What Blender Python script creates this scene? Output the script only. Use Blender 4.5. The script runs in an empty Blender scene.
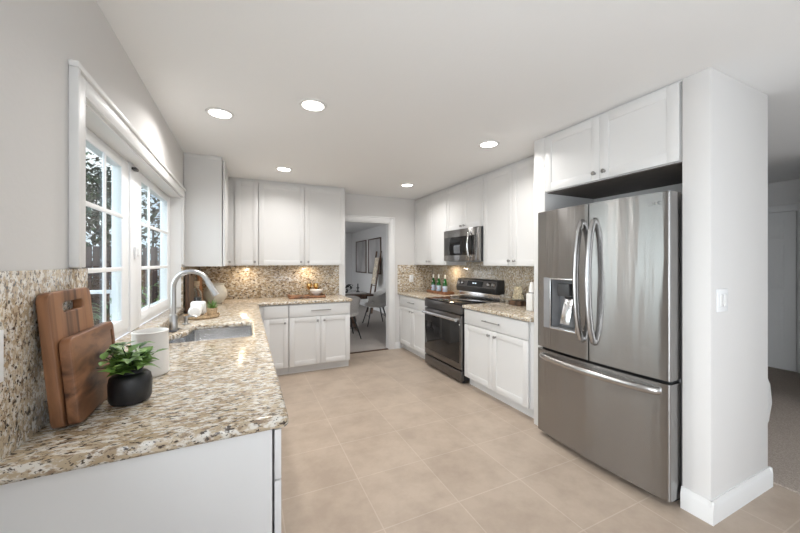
import bpy, bmesh, math, random
from mathutils import Vector, Matrix
random.seed(7)
PI = math.pi
SC = bpy.context.scene
COL = SC.collection

# ---------------------------------------------------------------- camera
cd = bpy.data.cameras.new('camera'); cam = bpy.data.objects.new('camera', cd); COL.objects.link(cam)
cd.sensor_width = 36.0; cd.lens = 330 / 800 * 36; cd.shift_y = -0.005; cd.clip_start = 0.02
cam.location = (0, 0, 1.393); cam.rotation_euler = (PI / 2, 0, -math.radians(24.9))
SC.camera = cam
# ---------------------------------------------------------------- world, sun, daylight fill, exposure
SC.view_settings.view_transform = 'Standard'; SC.view_settings.look = 'None'
SC.view_settings.gamma = 1.0; SC.view_settings.use_curve_mapping = False
SC.view_settings.exposure = 0.36
world = bpy.data.worlds.new('sky'); SC.world = world; world.use_nodes = True
wn = world.node_tree; wn.nodes.clear()
_o = wn.nodes.new('ShaderNodeOutputWorld'); _b = wn.nodes.new('ShaderNodeBackground')
_tc = wn.nodes.new('ShaderNodeTexCoord'); _sep = wn.nodes.new('ShaderNodeSeparateXYZ')
_g = wn.nodes.new('ShaderNodeValToRGB'); _n = wn.nodes.new('ShaderNodeTexNoise'); _r = wn.nodes.new('ShaderNodeValToRGB')
_mx = wn.nodes.new('ShaderNodeMix'); _mx.data_type = 'RGBA'
_g.color_ramp.elements[0].position = 0.0; _g.color_ramp.elements[0].color = (0.62, 0.78, 0.98, 1)
_g.color_ramp.elements[1].position = 0.6; _g.color_ramp.elements[1].color = (0.22, 0.44, 0.86, 1)
_n.inputs['Scale'].default_value = 3.0; _n.inputs['Detail'].default_value = 6
_r.color_ramp.elements[0].position = 0.48; _r.color_ramp.elements[0].color = (0, 0, 0, 1)
_r.color_ramp.elements[1].position = 0.66; _r.color_ramp.elements[1].color = (1, 1, 1, 1)
wn.links.new(_tc.outputs['Generated'], _sep.inputs[0]); wn.links.new(_sep.outputs['Z'], _g.inputs[0])
wn.links.new(_tc.outputs['Generated'], _n.inputs['Vector']); wn.links.new(_n.outputs[0], _r.inputs[0])
wn.links.new(_r.outputs[0], _mx.inputs[0]); wn.links.new(_g.outputs[0], _mx.inputs[6])
_mx.inputs[7].default_value = (0.95, 0.96, 1, 1)
_mw = wn.nodes.new('ShaderNodeMix'); _mw.data_type = 'RGBA'; _mw.inputs[7].default_value = (0.90, 0.95, 1.0, 1); _mf = wn.nodes.new('ShaderNodeMapRange'); _mf.inputs[1].default_value = -0.35; _mf.inputs[2].default_value = -0.8
wn.links.new(_sep.outputs['X'], _mf.inputs[0]); wn.links.new(_mf.outputs[0], _mw.inputs[0]); wn.links.new(_mx.outputs[2], _mw.inputs[6]); wn.links.new(_mw.outputs[2], _b.inputs[0]); _b.inputs[1].default_value = 1.4
wn.links.new(_b.outputs[0], _o.inputs[0])
_w = wn.nodes.new('ShaderNodeMapRange'); _w.interpolation_type = 'SMOOTHSTEP'
for _i, _v in ((1, 0.45), (2, -0.75), (3, 1.15), (4, 4.6)): _w.inputs[_i].default_value = _v
_w.inputs[1].default_value = -0.35; _w.inputs[2].default_value = -0.85
wn.links.new(_sep.outputs['X'], _w.inputs[0]); wn.links.new(_w.outputs[0], _b.inputs[1])

def lamp(name, kind, loc, rot, power, color=(1, 1, 1), size=None, size_y=None, parent=None, **kw):
    l = bpy.data.lights.new(name, kind); l.energy = power; l.color = color
    if kind == 'AREA':
        l.shape = 'RECTANGLE' if size_y else 'DISK'; l.size = size
        if size_y: l.size_y = size_y
    elif kind in ('POINT', 'SPOT') and size: l.shadow_soft_size = size
    elif kind == 'SUN': l.angle = math.radians(1.5)
    for k, v in kw.items(): setattr(l, k, v)
    o = bpy.data.objects.new(name, l); COL.objects.link(o); o.location = loc; o.rotation_euler = rot
    if parent: o.parent = parent
    return o
lamp('sunlight', 'SUN', (0, 0, 10), (math.radians(38), 0, math.radians(60)), 2.2, (1, 0.96, 0.9))
# fill lamps added for assumed, unseen openings; the kitchen window one is a portal
DAY = (0.87, 0.935, 0.985)
lamp('rear_left_fill', 'AREA', (-0.62, -1.1, 1.1), (0, -PI / 2 - math.radians(42), 0), 66, DAY, 2.0, 2.2)  # added fill from the left rear; the patio door is assumed
lamp('rear_fill', 'AREA', (1.9, -3.62, 1.35), (PI / 2 + math.radians(30), 0, 0), 22, DAY, 2.6, 1.5)  # added frontal fill; the window behind the camera is invented
lamp('kitchen_window_daylight', 'AREA', (-0.72, 2.6, 1.5), (0, -PI / 2, 0), 1, DAY, 1.06, 2.0).data.cycles.is_portal = True
lamp('dining_fill', 'AREA', (-0.25, 7.8, 1.4), (0, -PI / 2, 0), 14, (0.96, 0.98, 1.0), 1.2, 2.2)  # added to light the dining room; its window is unseen
lamp('right_side_fill', 'AREA', (6.2, -1.9, 1.1), (0, PI / 2 + math.radians(12), 0), 22, DAY, 2.0, 2.2)  # added to brighten the left wall; no opening in the wall here

# ---------------------------------------------------------------- materials
def mat(name, color, rough=0.5, metal=0.0, noise=None, bump=None, **kw):
    """procedural Principled material; noise=(scale, amount) varies the colour, bump=(scale, strength, stretch)"""
    m = bpy.data.materials.new(name); m.use_nodes = True; nt = m.node_tree; p = nt.nodes['Principled BSDF']
    p.inputs['Base Color'].default_value = (*color, 1); p.inputs['Roughness'].default_value = rough; p.inputs['Metallic'].default_value = metal
    for k, v in kw.items(): p.inputs[k.replace('_', ' ')].default_value = v
    if noise or bump:
        tc = nt.nodes.new('ShaderNodeTexCoord')
    if noise:
        n = nt.nodes.new('ShaderNodeTexNoise'); n.inputs['Scale'].default_value = noise[0]; n.inputs['Detail'].default_value = 5
        r = nt.nodes.new('ShaderNodeValToRGB'); a = noise[1]
        r.color_ramp.elements[0].position = 0.3; r.color_ramp.elements[1].position = 0.7
        r.color_ramp.elements[0].color = (*[c * (1 - a) for c in color], 1); r.color_ramp.elements[1].color = (*[min(1, c * (1 + a)) for c in color], 1)
        src = tc.outputs['Object']
        if len(noise) > 2:
            mp = nt.nodes.new('ShaderNodeMapping'); mp.inputs['Scale'].default_value = noise[2]; nt.links.new(src, mp.inputs[0]); src = mp.outputs[0]
        nt.links.new(src, n.inputs['Vector']); nt.links.new(n.outputs[0], r.inputs[0]); nt.links.new(r.outputs[0], p.inputs['Base Color'])
    if bump:
        n = nt.nodes.new('ShaderNodeTexNoise'); n.inputs['Scale'].default_value = bump[0]; n.inputs['Detail'].default_value = 3
        b = nt.nodes.new('ShaderNodeBump'); b.inputs['Strength'].default_value = bump[1]; b.inputs['Distance'].default_value = 0.01
        mp = nt.nodes.new('ShaderNodeMapping'); mp.inputs['Scale'].default_value = bump[2] if len(bump) > 2 else (1, 1, 1)
        nt.links.new(tc.outputs['Object'], mp.inputs[0]); nt.links.new(mp.outputs[0], n.inputs['Vector'])
        nt.links.new(n.outputs[0], b.inputs['Height']); nt.links.new(b.outputs[0], p.inputs['Normal'])
    return m

def emis(name, color, s):
    m = bpy.data.materials.new(name); m.use_nodes = True; nt = m.node_tree; p = nt.nodes['Principled BSDF']
    p.inputs['Base Color'].default_value = (*color, 1); p.inputs['Emission Color'].default_value = (*color, 1); p.inputs['Emission Strength'].default_value = s
    return m

def glass_sheet(name, tint=(0.93, 0.97, 0.96)):
    m = bpy.data.materials.new(name); m.use_nodes = True; nt = m.node_tree; nt.nodes.clear()
    o = nt.nodes.new('ShaderNodeOutputMaterial'); t = nt.nodes.new('ShaderNodeBsdfTransparent'); g = nt.nodes.new('ShaderNodeBsdfGlossy')
    f = nt.nodes.new('ShaderNodeFresnel'); x = nt.nodes.new('ShaderNodeMixShader')
    t.inputs[0].default_value = (*tint, 1); g.inputs[1].default_value = 0.0 if 'Roughness' not in g.inputs else 0.0
    g.inputs['Roughness'].default_value = 0.01; f.inputs[0].default_value = 1.3
    ge = nt.nodes.new('ShaderNodeNewGeometry'); inv = nt.nodes.new('ShaderNodeMath'); inv.operation = 'SUBTRACT'; inv.inputs[0].default_value = 1.0
    mu = nt.nodes.new('ShaderNodeMath'); mu.operation = 'MULTIPLY'; nt.links.new(ge.outputs['Backfacing'], inv.inputs[1]); nt.links.new(inv.outputs[0], mu.inputs[0]); nt.links.new(f.outputs[0], mu.inputs[1])
    nt.links.new(mu.outputs[0], x.inputs[0]); nt.links.new(t.outputs[0], x.inputs[1]); nt.links.new(g.outputs[0], x.inputs[2]); nt.links.new(x.outputs[0], o.inputs[0])
    return m

def granite(name):
    m = bpy.data.materials.new(name); m.use_nodes = True; nt = m.node_tree; p = nt.nodes['Principled BSDF']
    tc = nt.nodes.new('ShaderNodeTexCoord')
    def nz(scale, detail, lo, hi, off=0.0, rough=0.6):
        mp = nt.nodes.new('ShaderNodeMapping'); mp.inputs['Location'].default_value = (off, off * 0.7, off * 1.3); mp.inputs['Rotation'].default_value = (0.35, 0.3, 0.5); mp.inputs['Scale'].default_value = (0.75, 1.7, 1.2)
        n = nt.nodes.new('ShaderNodeTexNoise'); n.inputs['Scale'].default_value = scale; n.inputs['Detail'].default_value = detail; n.inputs['Roughness'].default_value = rough
        r = nt.nodes.new('ShaderNodeMapRange'); r.inputs[1].default_value = lo; r.inputs[2].default_value = hi
        nt.links.new(tc.outputs['Object'], mp.inputs[0]); nt.links.new(mp.outputs[0], n.inputs['Vector']); nt.links.new(n.outputs[0], r.inputs[0])
        return r.outputs[0]
    def mix(fac, a, b):
        x = nt.nodes.new('ShaderNodeMix'); x.data_type = 'RGBA'; nt.links.new(fac, x.inputs[0])
        for i, c in ((6, a), (7, b)):
            if isinstance(c, tuple): x.inputs[i].default_value = (*c, 1)
            else: nt.links.new(c, x.inputs[i])
        return x.outputs[2]
    c = mix(nz(7, 4, 0.35, 0.65), (0.42, 0.32, 0.205), (0.59, 0.495, 0.365))
    c = mix(nz(40, 6, 0.48, 0.56, 3.1), c, (0.74, 0.70, 0.63))
    c = mix(nz(38, 7, 0.555, 0.615, 7.7), c, (0.30, 0.215, 0.14))
    c = mix(nz(50, 6, 0.575, 0.615, 12.4), c, (0.075, 0.055, 0.042))
    c = mix(nz(110, 3, 0.60, 0.65, 21.0), c, (0.08, 0.066, 0.056))
    nt.links.new(c, p.inputs['Base Color']); p.inputs['Roughness'].default_value = 0.13; p.inputs['Specular IOR Level'].default_value = 0.55
    return m

def tile_floor(name):
    m = bpy.data.materials.new(name); m.use_nodes = True; nt = m.node_tree; p = nt.nodes['Principled BSDF']
    tc = nt.nodes.new('ShaderNodeTexCoord'); mp = nt.nodes.new('ShaderNodeMapping'); mp.inputs['Location'].default_value = (-0.65 + 0.47 * 6, -1.6 + 0.445 * 20, 0)
    br = nt.nodes.new('ShaderNodeTexBrick'); br.offset = 0.0; br.squash = 1.0
    for k, v in (('Scale', 1.0), ('Brick Width', 0.47), ('Row Height', 0.445), ('Mortar Size', 0.0035), ('Mortar Smooth', 0.3), ('Bias', 0.0)): br.inputs[k].default_value = v
    br.inputs['Color1'].default_value = (0.45, 0.365, 0.292, 1); br.inputs['Color2'].default_value = (0.47, 0.382, 0.306, 1); br.inputs['Mortar'].default_value = (0.53, 0.445, 0.365, 1)
    n = nt.nodes.new('ShaderNodeTexNoise'); n.inputs['Scale'].default_value = 3.5; n.inputs['Detail'].default_value = 7; n.inputs['Roughness'].default_value = 0.65
    r = nt.nodes.new('ShaderNodeValToRGB'); r.color_ramp.elements[0].position = 0.36; r.color_ramp.elements[0].color = (0.86, 0.845, 0.835, 1); r.color_ramp.elements[1].position = 0.60; r.color_ramp.elements[1].color = (1.04, 1.04, 1.04, 1)
    x = nt.nodes.new('ShaderNodeMix'); x.data_type = 'RGBA'; x.blend_type = 'MULTIPLY'; x.inputs[0].default_value = 1
    nt.links.new(tc.outputs['Object'], mp.inputs[0]); nt.links.new(mp.outputs[0], br.inputs['Vector']); nt.links.new(tc.outputs['Object'], n.inputs['Vector']); nt.links.new(n.outputs[0], r.inputs[0])
    nt.links.new(br.outputs['Color'], x.inputs[6]); nt.links.new(r.outputs[0], x.inputs[7]); nt.links.new(x.outputs[2], p.inputs['Base Color'])
    b = nt.nodes.new('ShaderNodeBump'); b.inputs['Strength'].default_value = 0.25; b.inputs['Distance'].default_value = 0.002; b.invert = True
    nt.links.new(br.outputs['Fac'], b.inputs['Height']); nt.links.new(b.outputs[0], p.inputs['Normal'])
    p.inputs['Roughness'].default_value = 0.38; p.inputs['Specular IOR Level'].default_value = 0.35
    return m

def wood(name, dark, light, scale=(3, 30, 30), rough=0.45):
    m = bpy.data.materials.new(name); m.use_nodes = True; nt = m.node_tree; p = nt.nodes['Principled BSDF']
    tc = nt.nodes.new('ShaderNodeTexCoord'); mp = nt.nodes.new('ShaderNodeMapping'); mp.inputs['Scale'].default_value = scale
    n = nt.nodes.new('ShaderNodeTexNoise'); n.inputs['Scale'].default_value = 1.0; n.inputs['Detail'].default_value = 6; n.inputs['Distortion'].default_value = 0.8
    r = nt.nodes.new('ShaderNodeValToRGB'); r.color_ramp.elements[0].position = 0.36; r.color_ramp.elements[1].position = 0.58
    r.color_ramp.elements[0].color = (*dark, 1); r.color_ramp.elements[1].color = (*light, 1)
    nt.links.new(tc.outputs['Object'], mp.inputs[0]); nt.links.new(mp.outputs[0], n.inputs['Vector']); nt.links.new(n.outputs[0], r.inputs[0]); nt.links.new(r.outputs[0], p.inputs['Base Color'])
    p.inputs['Roughness'].default_value = rough
    return m

M = dict(
    wall=mat('wall_paint', (0.69, 0.675, 0.66), 0.75, bump=(60, 0.06)),
    ceiling=mat('ceiling_paint', (0.84, 0.84, 0.835), 0.85, bump=(50, 0.05)),
    white=mat('white_trim_paint', (0.77, 0.765, 0.755), 0.4, bump=(20, 0.01)),
    cab=mat('white_cabinet_lacquer', (0.73, 0.722, 0.71), 0.35, bump=(15, 0.01)),
    vinyl=mat('white_window_vinyl', (0.86, 0.865, 0.87), 0.35, bump=(20, 0.01)),
    floor=tile_floor('beige_floor_tile'), granite=granite('speckled_granite'),
    carpet=mat('beige_carpet', (0.40, 0.335, 0.285), 0.95, noise=(140, 0.28), bump=(220, 0.6)),
    gcarpet=mat('grey_carpet', (0.42, 0.38, 0.35), 0.95, noise=(120, 0.2), bump=(200, 0.5)),
    steel=mat('brushed_stainless_steel', (0.335, 0.327, 0.32), 0.12, 1.0, bump=(1.0, 0.9, (7, 7, 0.5))),
    steel2=mat('satin_stainless_steel', (0.78, 0.785, 0.80), 0.2, 1.0, noise=(30, 0.04, (1, 1, 20))),
    chrome=mat('polished_handle_steel', (0.70, 0.69, 0.68), 0.12, 1.0, noise=(20, 0.03)),
    bar=mat('satin_bar_steel', (0.47, 0.46, 0.45), 0.25, 1.0, noise=(20, 0.04)),
    nickel=mat('satin_nickel', (0.36, 0.35, 0.34), 0.3, 1.0, noise=(30, 0.05)),
    faucet=mat('brushed_nickel', (0.50, 0.495, 0.49), 0.28, 1.0, noise=(40, 0.05)),
    dsteel=mat('dark_stainless_steel', (0.19, 0.18, 0.175), 0.28, 1.0, noise=(12, 0.06, (1, 1, 14))),
    bglass=mat('black_glass', (0.012, 0.011, 0.011), 0.05, noise=(5, 0.1)),
    black=mat('black_plastic', (0.018, 0.018, 0.019), 0.4, noise=(20, 0.1)),
    dgrey=mat('dark_grey_enamel', (0.06, 0.06, 0.063), 0.45, noise=(20, 0.1)),
    grey=mat('grey_plastic', (0.26, 0.26, 0.265), 0.4, noise=(20, 0.06)),
    walnut=wood('walnut_wood', (0.085, 0.034, 0.016), (0.32, 0.15, 0.07), (12, 24, 1.5)),
    acacia=wood('acacia_wood', (0.055, 0.022, 0.012), (0.29, 0.135, 0.066), (12, 4, 16)),
    dkwood=wood('dark_brown_wood', (0.045, 0.024, 0.014), (0.13, 0.07, 0.04), (20, 20, 3)),
    orwood=wood('orange_brown_wood', (0.30, 0.13, 0.05), (0.45, 0.22, 0.10), (20, 20, 3)),
    traywood=wood('reddish_tray_wood', (0.19, 0.075, 0.035), (0.33, 0.15, 0.075), (4, 30, 30)),
    cork=mat('pale_cork', (0.55, 0.41, 0.27), 0.8, noise=(60, 0.2)),
    ceramic=mat('white_ceramic', (0.78, 0.755, 0.72), 0.45, noise=(12, 0.05)),
    ceramicg=mat('glossy_white_ceramic', (0.82, 0.81, 0.79), 0.15, noise=(12, 0.03)),
    cream=mat('cream_stoneware', (0.60, 0.55, 0.46), 0.35, noise=(10, 0.14)),
    bceramic=mat('matte_black_ceramic', (0.014, 0.0145, 0.017), 0.38, noise=(9, 0.3), bump=(26, 0.25)),
    soil=mat('dark_soil', (0.03, 0.02, 0.015), 0.95, noise=(60, 0.4)),
    leaf=mat('green_leaf', (0.16, 0.29, 0.06), 0.42, noise=(14, 0.6)),
    leafdk=mat('dark_green_leaf', (0.026, 0.05, 0.016), 0.5, noise=(4, 0.6)),
    leaflt=mat('silvery_green_leaf', (0.22, 0.33, 0.17), 0.5, noise=(8, 0.5)),
    bark=mat('brown_bark', (0.10, 0.07, 0.05), 0.9, noise=(12, 0.4, (4, 4, 1)), bump=(30, 0.5)),
    towel=mat('white_terry_cloth', (0.84, 0.83, 0.81), 0.95, noise=(80, 0.05), bump=(180, 0.5)),
    wicker=mat('pale_wicker', (0.50, 0.36, 0.22), 0.7, noise=(90, 0.4), bump=(120, 0.6)),
    gold=mat('polished_brass', (0.75, 0.50, 0.20), 0.18, 1.0, noise=(30, 0.05)),
    green=mat('green_bottle_glass', (0.012, 0.13, 0.022), 0.06, noise=(20, 0.2), Transmission_Weight=0.25),
    label=mat('pale_blue_paper', (0.48, 0.58, 0.72), 0.6, noise=(30, 0.05)),
    star=mat('red_ink', (0.55, 0.05, 0.05), 0.6, noise=(30, 0.05)),
    silver=mat('silver_foil', (0.72, 0.70, 0.66), 0.3, 0.6, noise=(40, 0.1)),
    clear=mat('clear_glass', (0.95, 0.97, 0.97), 0.02, noise=(3, 0.01), Transmission_Weight=1.0, IOR=1.45),
    pane=glass_sheet('window_glass'),
    jarglass=glass_sheet('thin_jar_glass', (0.99, 0.995, 0.995)),
    pasta=mat('tan_pasta', (0.78, 0.66, 0.47), 0.6, noise=(30, 0.3)),
    linen=mat('patterned_linen', (0.62, 0.54, 0.42), 0.85, noise=(22, 0.35)),
    boucle=mat('white_boucle', (0.74, 0.73, 0.71), 0.95, noise=(60, 0.06), bump=(120, 0.8)),
    chairf=mat('light_grey_upholstery', (0.66, 0.63, 0.60), 0.9, noise=(50, 0.08), bump=(150, 0.4)),
    zebra=mat('black_and_white_glaze', (0.3, 0.3, 0.3), 0.3, noise=(16, 1.0)),
    print_=mat('abstract_print', (0.42, 0.40, 0.39), 0.6, noise=(2.2, 0.35, (1, 1, 0.5))),
    soft=mat('white_diffuser_plastic', (0.9, 0.9, 0.9), 0.5, noise=(5, 0.01)),
    fence=wood('dark_stained_fence', (0.018, 0.011, 0.01), (0.05, 0.031, 0.028), (10, 10, 1.2), 0.8),
    ground=mat('grey_patio_concrete', (0.22, 0.21, 0.20), 0.9, noise=(6, 0.2)),
    taupe=mat('shade_darkened_taupe_board', (0.115, 0.098, 0.085), 0.6, noise=(8, 0.1)),  # taupe board, darkened largely to stand for alcove shade
    display=emis('lit_clock_digits', (0.75, 0.9, 1.0), 2.0),
    lens=emis('lit_downlight_lens', (1.0, 0.96, 0.90), 9.0),
)
_nt = M['steel'].node_tree; _p = _nt.nodes['Principled BSDF']; _t = _nt.nodes.new('ShaderNodeTangent'); _t.direction_type = 'RADIAL'; _t.axis = 'Z'
_nt.links.new(_t.outputs[0], _p.inputs['Tangent']); _p.inputs['Anisotropic'].default_value = 0.95; _p.inputs['Anisotropic Rotation'].default_value = 0.25; _p.inputs['Roughness'].default_value = 0.27
# zebra: sharp black and white
_z = M['zebra'].node_tree.nodes
for nd in _z:
    if nd.type == 'VALTORGB':
        nd.color_ramp.elements[0].position = 0.47; nd.color_ramp.elements[0].color = (0.02, 0.02, 0.022, 1)
        nd.color_ramp.elements[1].position = 0.53; nd.color_ramp.elements[1].color = (0.8, 0.8, 0.8, 1)

# ---------------------------------------------------------------- mesh building helpers
ORG = {}
class MB:
    def __init__(s): s.bm = bmesh.new()
    def add(s, t, mi=0):
        for f in t.faces: f.material_index = mi
        me = bpy.data.meshes.new('t'); t.to_mesh(me); t.free(); s.bm.from_mesh(me); bpy.data.meshes.remove(me); return s
    def box(s, x0, x1, y0, y1, z0, z1, b=0.0, seg=2, mi=0, mtx=None):
        t = bmesh.new(); bmesh.ops.create_cube(t, size=1.0)
        for v in t.verts: v.co = Vector(((x0 + x1) / 2 + v.co.x * (x1 - x0), (y0 + y1) / 2 + v.co.y * (y1 - y0), (z0 + z1) / 2 + v.co.z * (z1 - z0)))
        if b: bmesh.ops.bevel(t, geom=list(t.edges), offset=min(b, abs(x1 - x0) * .45, abs(y1 - y0) * .45, abs(z1 - z0) * .45), segments=seg, affect='EDGES', profile=0.5)
        if mtx is not None: t.transform(mtx)
        return s.add(t, mi)
    def extr(s, poly, vec, mi=0, b=0.0):
        """polygon (3D points) swept along vec"""
        t = bmesh.new(); V = Vector(vec); vs = [t.verts.new(p) for p in poly]; ws = [t.verts.new(Vector(p) + V) for p in poly]; n = len(vs)
        t.faces.new(vs); t.faces.new(ws[::-1])
        for i in range(n): t.faces.new((vs[i], ws[i], ws[(i + 1) % n], vs[(i + 1) % n]))
        bmesh.ops.recalc_face_normals(t, faces=t.faces)
        if b: bmesh.ops.bevel(t, geom=[e for e in t.edges], offset=b, segments=2, affect='EDGES', profile=0.5)
        return s.add(t, mi)
    def lathe(s, prof, c=(0, 0, 0), n=32, mi=0, sx=1.0, sy=1.0, mtx=None):
        t = bmesh.new(); rings = []
        for r, z in prof:
            if r < 1e-6: rings.append([t.verts.new((c[0], c[1], c[2] + z))])
            else: rings.append([t.verts.new((c[0] + sx * r * math.cos(2 * PI * i / n), c[1] + sy * r * math.sin(2 * PI * i / n), c[2] + z)) for i in range(n)])
        for a, bb in zip(rings, rings[1:]):
            for i in range(n):
                j = (i + 1) % n
                if len(a) == 1 and len(bb) == 1: continue
                if len(a) == 1: t.faces.new((a[0], bb[i], bb[j]))
                elif len(bb) == 1: t.faces.new((a[i], bb[0], a[j]))
                else: t.faces.new((a[i], bb[i], bb[j], a[j]))
        bmesh.ops.recalc_face_normals(t, faces=t.faces)
        if mtx is not None: t.transform(mtx)
        return s.add(t, mi)
    def cyl(s, p0, p1, r0, r1=None, n=20, mi=0, cap=0.0):
        r1 = r0 if r1 is None else r1; p0, p1 = Vector(p0), Vector(p1); L = (p1 - p0).length
        q = Vector((0, 0, 1)).rotation_difference(p1 - p0).to_matrix().to_4x4(); mt = Matrix.Translation(p0) @ q
        c = min(cap, L * .4, r0 * .8, r1 * .8)
        prof = [(0, 0), (r0 - c, 0), (r0, c), (r1, L - c), (r1 - c, L), (0, L)] if c > 0 else [(0, 0), (r0, 0), (r1, L), (0, L)]
        return s.lathe(prof, n=n, mi=mi, mtx=mt)
    def tube(s, pts, r, n=12, mi=0, sub=1, flat=None):
        """round tube along points; r one radius or one per point; flat=(a,b) scales the section"""
        P = [Vector(p) for p in pts]; R = r if isinstance(r, (list, tuple)) else [r] * len(P)
        if sub > 1 and len(P) > 2:
            Q, RR = [], []
            for i in range(len(P) - 1):
                a, b_, c, d = P[max(i - 1, 0)], P[i], P[i + 1], P[min(i + 2, len(P) - 1)]
                for k in range(sub):
                    u = k / sub
                    Q.append(0.5 * ((2 * b_) + (c - a) * u + (2 * a - 5 * b_ + 4 * c - d) * u * u + (3 * b_ - a - 3 * c + d) * u ** 3)); RR.append(R[i] * (1 - u) + R[i + 1] * u)
            Q.append(P[-1]); RR.append(R[-1]); P, R = Q, RR
        t = bmesh.new(); rings = []; nrm = None
        for i, p in enumerate(P):
            d = (P[min(i + 1, len(P) - 1)] - P[max(i - 1, 0)]).normalized()
            if nrm is None:
                nrm = d.orthogonal().normalized()
                if flat and abs(d.z) < 0.9: nrm = (Vector((0, 0, 1)) - d * d.z).normalized()
                elif flat: nrm = (Vector((0, 1, 0)) - d * d.y).normalized()
            nrm = (nrm - d * nrm.dot(d)).normalized(); bi = d.cross(nrm)
            fa, fb = flat or (1, 1)
            rings.append([t.verts.new(p + R[i] * (fa * math.cos(2 * PI * k / n) * nrm + fb * math.sin(2 * PI * k / n) * bi)) for k in range(n)])
        for a, bb in zip(rings, rings[1:]):
            for i in range(n): j = (i + 1) % n; t.faces.new((a[i], bb[i], bb[j], a[j]))
        t.faces.new(rings[0]); t.faces.new(rings[-1])
        bmesh.ops.recalc_face_normals(t, faces=t.faces)
        return s.add(t, mi)
    def ball(s, c, r, sx=1, sy=1, sz=1, u=16, v=10, mi=0):
        t = bmesh.new(); bmesh.ops.create_uvsphere(t, u_segments=u, v_segments=v, radius=r)
        for q in t.verts: q.co = Vector((c[0] + q.co.x * sx, c[1] + q.co.y * sy, c[2] + q.co.z * sz))
        return s.add(t, mi)
    def leaf(s, base, d, L, w, up=Vector((0, 0, 1)), bend=0.3, mi=0):
        d = Vector(d).normalized(); side = d.cross(up)
        if side.length < 1e-3: side = d.cross(Vector((1, 0, 0)))
        side.normalize(); nr = side.cross(d); base = Vector(base); bm = s.bm; rows = []
        for u, ww in ((0, .15), (.3, .9), (.62, .85), (1, .03)):
            ctr = base + d * (L * u) - nr * (bend * L * u * u)
            rows.append((bm.verts.new(ctr - side * (w * ww / 2) + nr * w * .12 * ww), bm.verts.new(ctr), bm.verts.new(ctr + side * (w * ww / 2) + nr * w * .12 * ww)))
        for a, b_ in zip(rows, rows[1:]):
            for k in (0, 1):
                f = bm.faces.new((a[k], a[k + 1], b_[k + 1], b_[k])); f.material_index = mi
        return s
    def build(s, name, m, parent=None, loc=None, angle=35):
        me = bpy.data.meshes.new(name); o = bpy.data.objects.new(name, me); COL.objects.link(o)
        org = ORG[parent.name] if parent else (Vector(loc) if loc is not None else Vector((0, 0, 0)))
        if org.length: bmesh.ops.translate(s.bm, vec=-org, verts=s.bm.verts)
        for f in s.bm.faces: f.smooth = True
        s.bm.to_mesh(me); s.bm.free()
        for q in (m if isinstance(m, (list, tuple)) else [m]): me.materials.append(M[q] if isinstance(q, str) else q)
        me.set_sharp_from_angle(angle=math.radians(angle))
        if parent: o.parent = parent
        else: o.location = org
        ORG[o.name] = org
        return o

def tag(o, label=None, cat=None, group=None, kind=None):
    if label: o['label'] = label
    if cat: o['category'] = cat
    if group: o['group'] = group
    if kind: o['kind'] = kind
    return o
def thing(name, label, cat, loc=(0, 0, 0), rotz=None, group=None):
    """Empty at the thing's base. rotz given: its parts are written in its own frame; otherwise in world coordinates."""
    o = bpy.data.objects.new(name, None); COL.objects.link(o); o.location = loc; o.empty_display_size = 0.1
    if rotz is not None: o.rotation_euler = (0, 0, rotz)
    ORG[o.name] = Vector((0, 0, 0)) if rotz is not None else Vector(loc)
    return tag(o, label, cat, group)
def struct(name, mb, m, loc=None, parent=None):
    o = mb.build(name, m, parent, loc)
    if not parent: o['kind'] = 'structure'
    return o
def copy_tree(o, parent=None):
    c = o.copy(); COL.objects.link(c); ORG[c.name] = ORG.get(o.name, Vector((0, 0, 0)))
    if parent: c.parent = parent
    for ch in list(o.children): copy_tree(ch, c)
    return c

# ================================================================ SETTING
XL = -0.547; XR = 2.87; YB = 4.87; H = 2.44; SP = 0.012
struct('floor', MB().box(-0.75, 3.01, -3.8, 4.9, -0.12, 0.0), 'floor')
struct('floor_carpet', MB().box(3.01, 6.6, -3.8, 4.9, -0.12, 0.012, 0.006), 'carpet')
struct('floor_dining', MB().box(-0.4, 3.55, 4.9, 11.6, -0.12, 0.008, 0.004), 'gcarpet')
struct('ceiling', MB().box(-0.85, 6.7, -3.9, 11.7, H, H + 0.2), 'ceiling')
WY0, WY1, WZ0, WZ1 = 1.566, 3.60, 0.983, 1.995
mb = MB()
for a in ((-3.7, -2.25, 0, H), (-2.25, 0.05, 2.06, H), (0.05, WY0, 0, H), (WY0, WY1, 0, WZ0 - .035), (WY0, WY1, WZ1, H), (WY1, 5.0, 0, H)):
    mb.box(XL - 0.16, XL, a[0], a[1], a[2], a[3])
struct('wall_left', mb, 'wall')
DX0, DX1, DZ = 1.335, 2.075, 2.03
mb = MB()
for a in ((XL - .16, DX0, 0, H), (DX0, DX1, DZ, H), (DX1, XR + .12, 0, H)): mb.box(a[0], a[1], YB, YB + 0.12, a[2], a[3])
struct('wall_far', mb, 'wall')
struct('wall_right', MB().box(XR, 2.95, 1.03, YB, 0, H), 'wall')
struct('wall_end', MB().box(2.25, 2.95, 0.9, 1.03, 0, H, 0.006), 'wall')
mb = MB()
for a in ((-0.71, 1.0, 0, H), (3.0, 3.9, 0, H), (5.9, 6.5, 0, H), (1.0, 3.0, 0, 0.6), (1.0, 3.0, 2.1, H), (3.9, 5.9, 0, H)): mb.box(a[0], a[1], -3.8, -3.66, a[2], a[3])
struct('wall_back', mb, 'wall')
struct('wall_hall', MB().box(6.28, 6.42, -3.66, 4.9, 0, H), 'wall')
struct('wall_light_block', MB().box(4.9, 6.28, 1.05, 1.16, 0, H), 'wall')  # unseen wall added to block light and keep the hall dark
struct('wall_living', MB().box(2.95, 6.28, 3.0, 3.12, 0, H), 'wall')
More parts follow.
